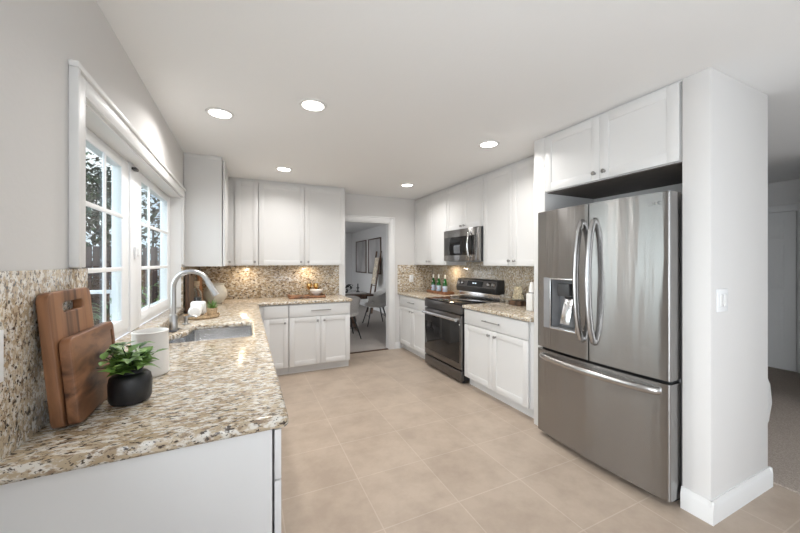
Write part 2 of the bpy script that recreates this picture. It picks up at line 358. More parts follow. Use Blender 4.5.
struct('wall_dining_right', MB().box(3.40, 3.52, YB + .12, 11.4, 0, H), 'wall')
struct('wall_dining_far', MB().box(-0.4, 3.52, 11.4, 11.52, 0, H), 'wall')
mb = MB()
for a in ((4.99, 6.6, 0, H), (9.0, 11.4, 0, H), (6.6, 9.0, 0, .7), (6.6, 9.0, 2.1, H)): mb.box(-0.4, -0.28, a[0], a[1], a[2], a[3])
struct('wall_dining_left', mb, 'wall')

def base_poly(p0, p1, n, h=0.105, t=0.016):
    """baseboard from p0 to p1 with outward normal n"""
    d = (Vector(p1) - Vector(p0)); n = Vector((*n, 0)); z = Vector((0, 0, 1)); p = Vector((*p0, 0))
    sec = [(0, 0), (t, 0), (t, h * .72), (t * .75, h * .82), (t * .45, h * .93), (t * .4, h), (0, h)]
    return [p + n * a + z * b for a, b in sec], Vector((*d, 0))
def baseboard(name, segs, h=0.105, t=0.016):
    mb = MB()
    for p0, p1, n in segs:
        q, d = base_poly(p0, p1, n, h, t); mb.extr(q, d)
    return struct(name, mb, 'white')
baseboard('baseboard_end', [((2.2345, 0.9), (2.9655, 0.9), (0, -1)), ((2.25, 0.8835), (2.25, 1.03), (-1, 0)), ((2.95, 0.8835), (2.95, 3.0), (1, 0))], 0.12)
baseboard('baseboard_far', [((2.165, YB), (2.26, YB), (0, -1))])
baseboard('baseboard_dining', [((3.40, 11.4), (3.40, 5.0), (-1, 0)), ((-0.28, 11.4), (3.4, 11.4), (0, -1))])
baseboard('baseboard_hall', [((6.28, 1.05), (6.28, -3.6), (-1, 0)), ((6.28, 3.0), (6.28, 2.56), (-1, 0))])
# dining doorway casing and jamb
mb = MB(); cw = 0.085
mb.box(DX1, DX1 + cw, YB - .018, YB, 0, DZ + cw, 0.003); mb.box(DX0 - cw, DX0, YB - .018, YB, 0, DZ + cw, 0.003); mb.box(DX0, DX1, YB - .018, YB, DZ, DZ + cw, 0.003)
mb.box(DX1 + cw - .02, DX1 + cw + .001, YB - .026, YB - .016, 0, DZ + cw - .02, 0.003); mb.box(DX0 - cw, DX1 + cw + .002, YB - .026, YB - .016, DZ + cw - .02, DZ + cw + .001, 0.003)
mb.box(DX1 - .014, DX1, YB - .001, YB + .119, 0, DZ - .014); mb.box(DX0, DX0 + .014, YB - .001, YB + .119, 0, DZ - .014); mb.box(DX0, DX1, YB - .001, YB + .119, DZ - .014, DZ)
struct('trim_doorway', mb, 'white')
struct('trim_threshold', MB().box(DX0 + .014, DX1 - .014, YB + .005, YB + .05, 0, 0.012, 0.004), 'dkwood')
# tall filler between refrigerator and counter run
struct('trim_filler', MB().box(2.25, 2.87, 1.985, 2.10, 0, H, 0.002), 'cab')
# thin scribe trim between cabinets and ceiling
struct('trim_scribe_right', MB().box(2.552, XR, 2.10, YB, 2.405, H, 0.002), 'cab')
struct('trim_scribe_far', MB().box(-0.205, 1.25, 4.545, YB, 2.405, H, 0.002).box(XL, -0.225, 3.712, 4.545, 2.405, H, 0.002), 'cab')
struct('trim_scribe_refrigerator', MB().box(2.262, XR, 1.035, 1.985, 2.43, H, 0.001), 'cab')

# kitchen window
mb = MB(); c = 0.086; xi = XL + 0.018
yl_, yr_, zt_ = WY0 - c, WY1 + c, WZ1 + c
mb.box(XL, xi, yl_ + .018, WY0, 1.375, zt_ - .022, 0.003).box(XL, xi, WY1, yr_, 1.375, zt_ - .022, 0.003).box(XL, xi, WY0, WY1, WZ1, zt_ - .022, 0.003)
mb.box(XL, xi + .01, yl_ - .001, yr_ + .001, zt_ - .022, zt_, 0.004).box(XL, xi + .01, yl_, yl_ + .018, 1.375, zt_ - .022, 0.004)
mb.box(XL - .159, XL + .002, WY0, WY0 + .012, WZ0, WZ1 - .012).box(XL - .159, XL + .002, WY1 - .012, WY1, WZ0, WZ1 - .012).box(XL - .159, XL + .002, WY0, WY1, WZ1 - .012, WZ1)
win = struct('window_1', mb, 'white')
fx0, fx1 = XL - .145, XL - .085
A0, A1 = WY0 + .012, WY1 - .012; B0, B1 = WZ0 + .001, WZ1 - .012
mb = MB()
mb.box(fx0, fx1, A0, A0 + .035, B0, B1, .004).box(fx0, fx1, A1 - .045, A1, B0, B1, .004).box(fx0, fx1 + .012, 2.43, 2.60, B0, B1, .005)
for ya, yb in ((A0 + .035, 2.43), (2.60, A1 - .045)): mb.box(fx0, fx1, ya, yb, B0, B0 + .045, .004).box(fx0, fx1, ya, yb, B1 - .03, B1, .004)
struct('window_frame', mb, 'vinyl', parent=win)
def sash(y0, y1, sl, sr, ym):
    sx0, sx1 = XL - .125, XL - .078; z0, z1 = B0 + .03, B1 - .018; g0, g1 = 1.075, 1.922
    mb = MB().box(sx0, sx1, y0 + sl, y1 - sr, z0, g0, .004).box(sx0, sx1, y0 + sl, y1 - sr, g1, z1, .004).box(sx0, sx1, y0, y0 + sl, z0, z1, .004).box(sx0, sx1, y1 - sr, y1, z0, z1, .004)
    s = struct('sash', mb, 'vinyl', parent=win)
    xm = sx1 + .002; mb = MB()
    for z in (1.357, 1.645): mb.box(xm - .006, xm + .005, y0 + sl, y1 - sr, z - .011, z + .011, .003)
    mb.box(xm - .0055, xm + .0045, ym - .011, ym + .011, g0, g1, .003)
    struct('muntin', mb, 'vinyl', parent=s)
    struct('pane', MB().box(xm - .008, xm - .0065, y0 + sl, y1 - sr, g0, g1), 'pane', parent=s)
    return s
sash(A0 + .03, 2.415, .05, .115, 2.045); sash(2.605, A1 - .035, .065, .10, 2.84)
mb = MB().box(fx1 + .012, fx1 + .026, 2.485, 2.535, 1.42, 1.49, .004).box(fx1 + .026, fx1 + .036, 2.50, 2.515, 1.435, 1.475, .003)
struct('latch', mb, 'vinyl', parent=win)
struct('latch', MB().box(fx1 + .012, fx1 + .035, 2.44, 2.50, 1.945, 1.96, .004), 'black', parent=win)

# six panel hall door with casing
dr = struct('door_1', MB().box(6.235, 6.262, 1.66, 2.47, 0.025, 2.04, 0.003), 'white')
for (y0, y1) in ((1.76, 2.02), (2.11, 2.37)):
    for (z0, z1) in ((0.25, 0.95), (1.05, 1.62), (1.70, 1.93)):
        struct('panel', MB().box(6.226, 6.236, y0, y1, z0, z1, .006).box(6.222, 6.23, y0 + .035, y1 - .035, z0 + .035, z1 - .035, .006), 'white', parent=dr)
struct('trim_hall_door', MB().box(6.255, 6.28, 1.57, 1.655, 0.012, 2.13, .004).box(6.255, 6.28, 2.475, 2.56, 0.012, 2.13, .004).box(6.255, 6.28, 1.655, 2.475, 2.045, 2.13, .004), 'white')

# exterior
struct('ground_outside', MB().box(-14, XL - .16, -8, 20, -0.3, -0.15), 'ground')

# ================================================================ RECESSED LIGHTS
def downlight(x, y, label, power=20, r=0.069):
    t = thing('recessed_ceiling_light', label, 'ceiling light', (x, y, H), group='recessed ceiling lights')
    MB().lathe([(r, 0), (r + .022, 0), (r + .020, -.006), (r + .004, -.008), (r, -.004), (r, 0)], (x, y, H - .0003), 40).build('trim_ring', 'white', t)
    MB().lathe([(0, -.004), (r, -.004), (r, -.001), (0, -.001)], (x, y, H), 40).build('lens', 'lens', t)
    lamp('downlight_lamp', 'AREA', (0, 0, -0.012), (0, 0, 0), power, (1.0, 0.98, 0.955), 2 * r, parent=t, spread=math.radians(150))
    return t
downlight(-0.17, 2.63, 'leftmost round recessed ceiling light, lit, nearest the window wall', 7)
downlight(0.40, 2.235, 'largest looking round recessed light, on the ceiling to the right of the leftmost one', 7)
downlight(0.378, 3.90, 'small round recessed ceiling light in front of the far left wall cabinets', 7)
downlight(1.94, 2.315, 'round recessed ceiling light nearest the refrigerator, lit', 7)
downlight(1.963, 4.00, 'small round recessed ceiling light in front of the dining doorway', 7)

# ================================================================ CABINETS
def door_mesh(x0, x1, z0, z1, rail=0.062, t=0.02, rec=0.005):
    mb = MB(); y0, y1 = -t - .007, -.007; b = .0018
    mb.box(x0, x0 + rail, y0, y1, z0, z1, b).box(x1 - rail, x1, y0, y1, z0, z1, b).box(x0 + rail, x1 - rail, y0, y1, z0, z0 + rail, b).box(x0 + rail, x1 - rail, y0, y1, z1 - rail, z1, b)
    mb.box(x0 + rail - .002, x1 - rail + .002, y0 + rec, y1, z0 + rail - .002, z1 - rail + .002)
    return mb
def knob_mesh(x, z, t=0.027):
    mt = Matrix.Translation((x, -t, z)) @ Matrix.Rotation(PI / 2, 4, 'X')
    return MB().lathe([(0.009, 0), (0.006, .003), (.005, .012), (.010, .017), (.0145, .021), (.0145, .025), (.011, .029), (0, .030)], n=20, mtx=mt)
def pull_mesh(x, z, L, t=0.027):
    return MB().tube([(x - L / 2, -t - .028, z), (x + L / 2, -t - .028, z)], 0.0058, 12).cyl((x - L / 2 + .03, -t, z), (x - L / 2 + .03, -t - .028, z), .0045, n=10).cyl((x + L / 2 - .03, -t, z), (x + L / 2 - .03, -t - .028, z), .0045, n=10)
def cabinet(name, label, cat, loc, rotz, W, D, h, fronts, toe=0.0, open_top=False, group=None, y0=0.0):
    """own frame: front faces -y, x along the width, z up from its base; toe = toe kick height"""
    t = thing(name, label, cat, loc, rotz, group)
    mb = MB()
    if open_top:
        mb.box(0, .018, y0, D, toe, h).box(W - .018, W, y0, D, toe, h).box(.018, W - .018, D - .012, D, toe, h).box(.018, W - .018, y0, D - .012, toe, toe + .018)
        mb.box(.018, W - .018, y0, .02, h - .18, h).box(.018, W - .018, y0, .02, toe + .018, toe + .05)
    else: mb.box(0, W, y0, D, toe, h, 0.0015)
    mb.build('body', 'cab', t)
    if toe: MB().box(0, W, .05, D, 0, toe).build('toe_kick', 'cab', t)
    for f in fronts:
        if f[0] == 'door':
            d = door_mesh(*f[1:5]).build('door', 'cab', t)
            if f[5] is not None: knob_mesh(f[5], f[6]).build('knob', 'nickel', d)
        else:
            d = MB().box(f[1], f[2], -.027, -.007, f[3], f[4], .002).build('drawer', 'cab', t)
            if f[5]: pull_mesh((f[1] + f[2]) / 2, (f[3] + f[4]) / 2 + f[6], f[5]).build('handle', 'nickel', d)
    return t
UB, UT = 1.355, 2.405; UH = UT - UB
# right run (faces -x): local x runs toward the camera
RR = -PI / 2
def rrun(name, label, y_far, y_near, x_front, z, h, fronts, toe=0, **k):
    return cabinet(name, label, 'cabinet', (x_front, y_far, z), RR, y_far - y_near, XR - x_front - .001, h, fronts, toe, **k)
W1 = 4.868 - 3.905
rrun('wall_cabinet', 'tall white shaker wall cabinet to the left of the microwave, above the green bottles', 4.868, 3.905, 2.55, UB, UH,
     [('door', .002, W1 / 2 - .001, .002, UH - .002, W1 / 2 - .04, .055), ('door', W1 / 2 + .001, W1 - .002, .002, UH - .002, W1 / 2 + .04, .055)])
W2 = 3.90 - 3.115
rrun('wall_cabinet', 'short white two door wall cabinet directly above the microwave', 3.90, 3.115, 2.55, 1.825, UT - 1.825,
     [('door', .002, W2 / 2 - .001, .002, UT - 1.827, W2 / 2 - .035, .04), ('door', W2 / 2 + .001, W2 - .002, .002, UT - 1.827, W2 / 2 + .035, .04)])
W3 = 3.11 - 2.105
rrun('wall_cabinet', 'tall white shaker wall cabinet between the microwave and the refrigerator', 3.11, 2.105, 2.55, UB, UH,
     [('door', .002, .465, .002, UH - .002, .43, .055), ('door', .467, W3 - .06, .002, UH - .002, .505, .055)])
W4 = 1.98 - 1.04
rrun('over_refrigerator_cabinet', 'white two door cabinet mounted above the refrigerator at the ceiling', 1.98, 1.04, 2.272, 1.975, 2.428 - 1.975,
     [('door', .002, W4 / 2 - .001, .002, .45, W4 / 2 - .035, .05), ('door', W4 / 2 + .001, W4 - .002, .002, .45, W4 / 2 + .035, .05)])
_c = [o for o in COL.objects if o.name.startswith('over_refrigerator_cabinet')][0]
MB().box(.0, W4, .004, XR - 2.275, -.006, -.0005).build('underside', 'taupe', _c)  # underside panel; shade above the refrigerator is put into its colour
BH = 0.874
WB1 = 4.868 - 3.955
rrun('base_cabinet', 'white base cabinet left of the range, beside the dining doorway', 4.868, 3.955, 2.272, 0, BH,
     [('drawer', .003, WB1 - .003, .705, .865, .20, 0), ('door', .003, WB1 / 2 - .0015, .105, .699, WB1 / 2 - .04, .65), ('door', WB1 / 2 + .0015, WB1 - .003, .105, .699, WB1 / 2 + .04, .65)], toe=.1)
WB2 = 3.10 - 2.102
rrun('base_cabinet', 'white base cabinet between the range and the refrigerator', 3.10, 2.102, 2.272, 0, BH,
     [('drawer', .003, .94, .705, .865, .26, 0), ('door', .003, .47, .105, .699, .425, .65), ('door', .473, .94, .105, .699, .52, .65)], toe=.1)
# far run (faces -y)
cabinet('wall_cabinet', 'narrow white one door wall cabinet in the far left corner', 'cabinet', (-0.215, 4.552, UB), 0, .347, .316, UH,
        [('door', .085, .345, .002, UH - .002, .306, .045)])
cabinet('wall_cabinet', 'wide white two door wall cabinet left of the dining doorway', 'cabinet', (0.134, 4.552, UB), 0, 1.116, .316, UH,
        [('door', .002, .562, .002, UH - .002, .517, .045), ('door', .566, 1.114, .002, UH - .002, .611, .045)])
cabinet('base_cabinet', 'narrow white base cabinet in the corner past the sink', 'cabinet', (0.122, 4.277, 0), 0, .345, .592, BH,
        [('drawer', .062, .342, .715, .865, .0, 0), ('door', .062, .342, .105, .709, .30, .655)], toe=.1)
cabinet('base_cabinet', 'white base cabinet with two doors and one drawer, left of the dining doorway', 'cabinet', (0.471, 4.277, 0), 0, .773, .592, BH,
        [('drawer', .003, .770, .715, .865, .25, 0), ('door', .003, .385, .105, .709, .345, .66), ('door', .388, .770, .105, .709, .428, .66)], toe=.1)
# left run (faces +x): local x runs away from the camera
LR = PI / 2
cabinet('wall_cabinet', 'white wall cabinet right of the window, showing its plain side panel', 'cabinet', (-0.224, 3.712, UB), LR, 4.866 - 3.712, .320, UH,
        [('door', .002, .60, .002, UH - .002, .555, .045)])
cabinet('base_cabinet', 'white base cabinet at the near end of the window counter, plain end panel', 'cabinet', (0.072, 1.10, 0), LR, .85, .615, BH,
        [('drawer', .003, .847, .712, .868, .25, 0), ('door', .003, .424, .105, .706, .38, .66), ('door', .427, .847, .105, .706, .47, .66)], toe=.1)
cabinet('base_cabinet', 'white sink base cabinet under the stainless sink', 'cabinet', (0.072, 1.954, 0), LR, 1.20, .615, BH,
        [('drawer', .003, 1.197, .712, .868, 0, 0), ('door', .003, .599, .105, .706, .56, .66), ('door', .602, 1.197, .105, .706, .64, .66)], toe=.1, open_top=True)
cabinet('base_cabinet', 'white corner base cabinet under the window counter', 'cabinet', (0.072, 3.158, 0), LR, 1.70, .615, BH,
        [('drawer', .003, 1.05, .712, .868, .25, 0), ('door', .003, .526, .105, .706, .48, .66), ('door', .529, 1.05, .105, .706, .57, .66)], toe=.1)
# under-cabinet puck lamps
for x, y in ((-0.02, 4.70), (0.78, 4.72), (2.72, 4.15)):
    lamp('under_cabinet_lamp', 'AREA', (x, y, UB - .012), (0, 0, 0), 1.0, (1.0, 0.80, 0.55), .06)

# ================================================================ COUNTERTOPS AND SPLASHES
CT, CB = 0.914, 0.876
def slab(outer, hole=None, z0=CB, z1=CT, bev=0.012, edges=None):
    t = bmesh.new(); loops = [outer] + ([hole] if hole else []); es = []
    for lp in loops:
        vs = [t.verts.new((x, y, z1)) for x, y in lp]
        es += [t.edges.new((vs[i], vs[(i + 1) % len(vs)])) for i in range(len(vs))]
    bmesh.ops.triangle_fill(t, edges=es, use_beauty=True, use_dissolve=False)
    top = list(t.faces)
    for f in top:
        if f.normal.z < 0: f.normal_flip()
    r = bmesh.ops.extrude_face_region(t, geom=top)
    nv = [g for g in r['geom'] if isinstance(g, bmesh.types.BMVert)]
    bmesh.ops.translate(t, vec=(0, 0, z0 - z1), verts=nv)
    bmesh.ops.recalc_face_normals(t, faces=t.faces)
    t.normal_update()
    if bev:
        be = [e for e in t.edges if len(e.link_faces) == 2 and abs(e.verts[0].co.z - e.verts[1].co.z) < 1e-6 and abs(e.link_faces[0].normal.z) + abs(e.link_faces[1].normal.z) < 1.5 and (edges is None or edges((e.verts[0].co + e.verts[1].co) / 2))]
        bmesh.ops.bevel(t, geom=be, offset=bev, segments=4, affect='EDGES', profile=0.5)
    mb = MB(); mb.add(t); return mb
def rounded(poly, rad, n=5):
    out = []; N = len(poly)
    for i in range(N):
        p, a, b = Vector(poly[i]), Vector(poly[i - 1]), Vector(poly[(i + 1) % N])
        r = rad[i] if isinstance(rad, (list, tuple)) else rad
        if r <= 0: out.append(tuple(p)); continue
        u, v = (a - p).normalized(), (b - p).normalized()
        for k in range(n + 1):
            s = k / n; q = (p + u * r) * (1 - s) ** 2 + p * 2 * s * (1 - s) + (p + v * r) * s ** 2; out.append(tuple(q))
    return out
SINK = rounded([(-.455, 2.36), (.03, 2.36), (.03, 2.955), (-.365, 2.955), (-.375, 2.72), (-.455, 2.63)], [.05, .05, .05, .04, .05, .04])
outer = rounded([(XL, 1.085), (.12, 1.085), (.12, 4.235), (1.272, 4.235), (1.272, YB), (XL, YB)], [0, .02, .015, .012, 0, 0])
ct = slab(outer, SINK, edges=lambda m: m.x > -.54 and m.y < 4.86).build('granite_countertop', 'granite', loc=(0, 0, 0))
tag(ct, 'long L shaped speckled granite countertop under the window, holding the sink', 'countertop', 'granite countertops')
ct = slab(rounded([(2.215, 3.958), (2.215, 4.868), (XR, 4.868), (XR, 3.958)], [.008, 0, 0, 0]), edges=lambda m: m.x < 2.86 and m.y < 4.86).build('granite_countertop', 'granite', loc=(0, 0, 0))
tag(ct, 'small granite countertop left of the range, carrying the green bottles', 'countertop', 'granite countertops')
ct = slab(rounded([(2.215, 2.104), (2.215, 3.098), (XR, 3.098), (XR, 2.104)], [0.008, 0.008, 0, 0]), edges=lambda m: m.x < 2.86).build('granite_countertop', 'granite', loc=(0, 0, 0))
tag(ct, 'short granite countertop between the range and the refrigerator', 'countertop', 'granite countertops')
def splash(mb, label):
    return tag(mb.build('granite_backsplash', 'granite', loc=(0, 0, 0)), label, 'backsplash', 'granite backsplashes')
E0 = .0006
splash(MB().box(XL + E0, XL + SP, 0.4, 1.477, CT + E0, 1.372, .002).box(XL + E0, XL + SP, 1.4775, 1.60, CT + E0, 1.372, .002), 'full height granite backsplash on the left wall behind the cutting boards')
splash(MB().box(XL + E0, XL + SP, 1.601, 3.58, CT + E0, 0.947, .001), 'low granite strip under the window sill')
splash(MB().box(XL + E0, XL + SP, 3.582, 4.845, CT + E0, 1.353, .002), 'granite backsplash on the left wall between the window and the far corner')
splash(MB().box(XL + SP + .001, 1.262, YB - SP, YB - E0, CT + E0, 1.353, .002), 'granite backsplash on the far wall under the wide wall cabinets')
splash(MB().box(2.215, XR - SP - .001, YB - SP, YB - E0, CT + E0, 1.353, .002), 'small granite backsplash piece beside the dining doorway, with an outlet')
splash(MB().box(XR - SP, XR - E0, 2.104, YB - .001, CT + E0, 1.353, .001).box(XR - SP, XR - E0, 3.115, 3.905, 1.353, 1.45), 'granite backsplash on the right wall behind the range')
tag(MB().box(fx1 + .001, XL + .03, 1.602, 3.581, .948, .982, .008, 3).build('window_sill', 'granite', loc=(0, 0, 0)), 'granite window sill along the bottom of the kitchen window', 'window sill')

# ================================================================ SINK AND FAUCET
def grow(poly, d):
    c = sum((Vector(p) for p in poly), Vector((0, 0))) / len(poly)
    return [tuple(Vector(p) + (Vector(p) - c).normalized() * d) for p in poly]
t = thing('kitchen_sink', 'stainless steel undermount sink set in the window countertop', 'sink', (-.2, 2.65, .66))
bm_ = bmesh.new(); A = grow(SINK, .004); Bq = grow(SINK, -.02); n = len(A)
r0 = [bm_.verts.new((x, y, .8755)) for x, y in grow(SINK, .012)]; r1 = [bm_.verts.new((x, y, .8755)) for x, y in A]
r2 = [bm_.verts.new((x, y, .70)) for x, y in grow(SINK, -.004)]; r3 = [bm_.verts.new((x, y, .685)) for x, y in Bq]
for a, b in ((r0, r1), (r1, r2), (r2, r3)):
    for i in range(n): bm_.faces.new((a[i], a[(i + 1) % n], b[(i + 1) % n], b[i]))
bm_.faces.new(r3); bmesh.ops.recalc_face_normals(bm_, faces=bm_.faces)
mb = MB(); mb.add(bm_); mb.build('bowl', 'steel2', t)
MB().lathe([(0, .002), (.03, .002), (.042, .004), (.045, .001), (.045, 0)], (-.2, 2.65, .6855), 28).build('drain', 'chrome', t)
FX, FY = -.468, 2.775
t = thing('kitchen_faucet', 'brushed nickel gooseneck faucet standing behind the sink', 'faucet', (FX, FY, CT))
MB().box(FX - .03, FX + .03, FY - .065, FY + .065, CT + .0003, CT + .007, .003).build('base_plate', 'dgrey', t)
MB().lathe([(0, 0.007), (.026, .007), (.026, .105), (.022, .115), (.0, .115)], (FX, FY, CT), 28).build('body', 'faucet', t)
pts = [(FX, FY, CT + .11), (FX, FY, CT + .22), (FX, FY, CT + .30)] + [(FX + .110 - .110 * math.cos(a), FY - .01 * a, CT + .30 + .115 * math.sin(a)) for a in [PI * k / 12.5 for k in range(1, 12)]]
MB().tube(pts, .0165, 16, sub=2).build('neck', 'faucet', t)
e = Vector(pts[-1]); dd = (e - Vector(pts[-2])).normalized()
MB().tube([e - dd * .005, e + dd * .035, e + dd * .115], [.0175, .0195, .0215], 16).build('spray_head', 'faucet', t)
MB().cyl((FX, FY + .02, CT + .075), (FX, FY + .05, CT + .075), .012, n=14).tube([(FX, FY + .05, CT + .075), (FX - .01, FY + .06, CT + .12), (FX - .015, FY + .065, CT + .16)], .006, 10).build('handle', 'faucet', t)
t = thing('soap_dispenser', 'short brushed nickel soap dispenser to the right of the faucet', 'soap dispenser', (-.43, 3.03, CT))
MB().lathe([(0, 0), (.024, 0), (.024, .006), (.014, .010), (.013, .045), (.018, .047), (.018, .062), (0, .064)], (-.43, 3.03, CT + .0003), 24).build('pump', 'faucet', t)
MB().tube([(-.43, 3.03, CT + .055), (-.39, 3.028, CT + .06), (-.355, 3.026, CT + .05)], .0075, 10, sub=3).build('spout', 'faucet', t)

# ================================================================ ITEMS ON THE WINDOW COUNTER
def board(name, label, loc, rot, W, Hh, T, slot, rad, m):
    """board in its own frame: y along width, z up, x thickness (front +x); slot=(y0,y1,z0,z1)"""
    t = bmesh.new(); out = rounded([(0, 0), (W, 0), (W, Hh), (0, Hh)], rad); sl = rounded([(slot[0], slot[2]), (slot[1], slot[2]), (slot[1], slot[3]), (slot[0], slot[3])], .49 * min(slot[1] - slot[0], slot[3] - slot[2]))
    mb = slab(out, sl, z0=0, z1=T, bev=.004)
    mb.bm.transform(Matrix(((0, 0, 1, 0), (1, 0, 0, 0), (0, 1, 0, 0), (0, 0, 0, 1))))
    o = mb.build(name, m); o.location = loc; o.rotation_euler = rot; return o
b = board('cutting_board', None, (-.498, 1.248, CT + .003), (0, -math.radians(5.0), 0), .275, .39, .028, (.075, .21, .325, .355), .03, 'walnut')
tag(b, 'larger brown wooden cutting board with handle slot, leaning against the backsplash', 'cutting board', 'leaning cutting boards')
b = board('cutting_board', None, (-.467, 1.262, CT + .003), (0, -math.radians(5.0), 0), .34, .255, .027, (.305, .322, .14, .225), .028, 'acacia')
tag(b, 'smaller reddish wooden cutting board leaning in front of the larger board', 'cutting board', 'leaning cutting boards')

VX, VY = -.364, 1.425
t = thing('potted_plant', 'small green leafy plant in a squat black pot on the counter', 'plant', (VX, VY, CT))
MB().lathe([(0, 0.001), (.046, 0.001), (.055, .006), (.060, .018), (.061, .07), (.057, .09), (.048, .099), (.036, .102), (.034, .108), (.037, .115), (.039, .118), (.036, .118), (.031, .110), (.031, .095), (.05, .085), (.0, .08)], (VX, VY, CT), 48).build('pot', 'bceramic', t)
MB().lathe([(0, .104), (.031, .102)], (VX, VY, CT), 20).build('soil', 'soil', t)
mb = MB(); st = MB(); rnd = random.Random(3)
for i in range(40):
    a = rnd.uniform(0, 2 * PI); el = rnd.uniform(.2, 1.35); L = rnd.uniform(.06, .125); d = Vector((math.cos(a) * math.cos(el), math.sin(a) * math.cos(el), math.sin(el) * .85))
    p0 = Vector((VX + rnd.uniform(-.015, .015), VY + rnd.uniform(-.015, .015), CT + .104)); p1 = p0 + d * L
    st.tube([p0, p0 + d * L * .5 + Vector((0, 0, .006)), p1], .0015, 5)
    for k in range(5):
        u = .45 + .55 * k / 4; q = p0 + d * L * u; an = rnd.uniform(0, 2 * PI)
        ld = (d * .5 + Vector((math.cos(an), math.sin(an), rnd.uniform(-.1, .5)))).normalized()
        if q.x + ld.x * .055 < -.43: ld.x = abs(ld.x); q.x = max(q.x, -.43)
        mb.leaf(q, ld, rnd.uniform(.032, .052), rnd.uniform(.022, .034), bend=rnd.uniform(.1, .5))
fo = mb.build('foliage', 'leaf', t, angle=80); st.build('stems', 'leafdk', t)
CX_, CY_ = -.375, 1.735
t = thing('ceramic_crock', 'matte white ceramic crock standing behind the black potted plant', 'crock', (CX_, CY_, CT))
MB().lathe([(0, .001), (.062, .001), (.067, .008), (.066, .10), (.063, .172), (.066, .185), (.062, .188), (.058, .180), (.058, .02), (0, .02)], (CX_, CY_, CT), 44).build('body', 'ceramic', t)

TX, TY = -.352, 3.33
tr = thing('woven_tray', 'round woven tray near the sink carrying rolled towels', 'tray', (TX, TY, CT))
MB().lathe([(0, .001), (.125, .001), (.135, .012), (.137, .03), (.131, .03), (.127, .014), (0, .012)], (TX, TY, CT), 44).build('body', 'wicker', tr)
rc = Vector((TX - .045, TY - .015, CT + .0145 + .05)); mb = MB().cyl(rc - Vector((0, .075, 0)), rc + Vector((0, .07, 0)), .05, n=36, cap=.012)
mb.tube([rc + Vector((.044 * (k / 44) * math.cos(k * .42), -.0755, .044 * (k / 44) * math.sin(k * .42))) for k in range(1, 45)], .0028, 6)
tag(mb.build('rolled_towel', 'towel', loc=(TX - .03, TY - .02, CT + .013)), 'white rolled hand towel lying on the woven tray, spiral end showing', 'towel', 'white towels on the woven tray')
mb = MB(); mb.box(TX - .10, TX + .02, TY + .068, TY + .118, CT + .0135, CT + .135, .022, 4)
tag(mb.build('folded_towel', 'towel', loc=(TX - .03, TY + .09, CT + .013)), 'white folded towel standing behind the rolled towel', 'towel', 'white towels on the woven tray')
SX, SY = TX + .075, TY + .0
t = thing('potted_succulent', 'spiky green succulent in a small wicker pot on the woven tray', 'plant', (SX, SY, CT + .013))
MB().lathe([(0, 0), (.034, 0), (.042, .05), (.044, .066), (.039, .066), (.036, .05), (0, .048)], (SX, SY, CT + .0138), 28).build('pot', 'wicker', t)
MB().lathe([(0, .056), (.037, .055)], (SX, SY, CT + .0135), 20).build('soil', 'soil', t)
mb = MB()
for i in range(26):
    a = i * 2.4; el = .35 + .9 * (i / 26); mb.leaf((SX + .008 * math.cos(a), SY + .008 * math.sin(a), CT + .066), (math.cos(a) * math.cos(el), math.sin(a) * math.cos(el), math.sin(el)), .05 + .05 * i / 26, .012, bend=-.15)
mb.build('foliage', 'leaf', t, angle=80)
# boards and jars in the far left corner
b = board('cutting_board', None, (-.518, 3.62, CT + .002), (0, -math.radians(.2), 0), .30, .40, .03, (.12, .2, .35, .375), .02, 'dkwood')
tag(b, 'dark brown wooden board leaning on the wall behind the faucet', 'cutting board')
b = board('cutting_board', None, (-.515, 4.50, CT + .002), (0, -math.radians(2), .0), .26, .36, .02, (.10, .16, .315, .335), .03, 'orwood')
tag(b, 'orange brown wooden board leaning in the far left corner behind the glass bottle', 'cutting board')
t = thing('glass_bottle', 'clear glass bottle with a pale cork stopper near the far corner', 'bottle', (-.475, 3.98, CT))
MB().lathe([(0, .001), (.05, .001), (.054, .006), (.054, .15), (.045, .185), (.026, .205), (.026, .235), (.022, .235), (.022, .205), (.041, .182), (.050, .148), (.050, .01), (0, .008)], (-.475, 3.98, CT), 32).build('body', 'clear', t)
MB().lathe([(0, .215), (.021, .215), (.021, .236), (.034, .237), (.034, .285), (0, .286)], (-.475, 3.98, CT), 24).build('stopper', 'cork', t)
MB().lathe([(0, .011), (.049, .011), (.049, .12), (0, .12)], (-.475, 3.98, CT), 24).build('contents', 'dgrey', t)
JX, JY = -.335, 4.42
t = thing('ceramic_jar', 'round cream glazed jar in the far left corner by the backsplash', 'jar', (JX, JY, CT))
MB().lathe([(0, .001), (.06, .001), (.085, .02), (.118, .07), (.126, .115), (.115, .165), (.095, .195), (.092, .215), (.105, .235), (.099, .235), (.087, .215), (.08, .19), (.10, .11), (0, .05)], (JX, JY, CT), 44).build('body', 'cream', t)
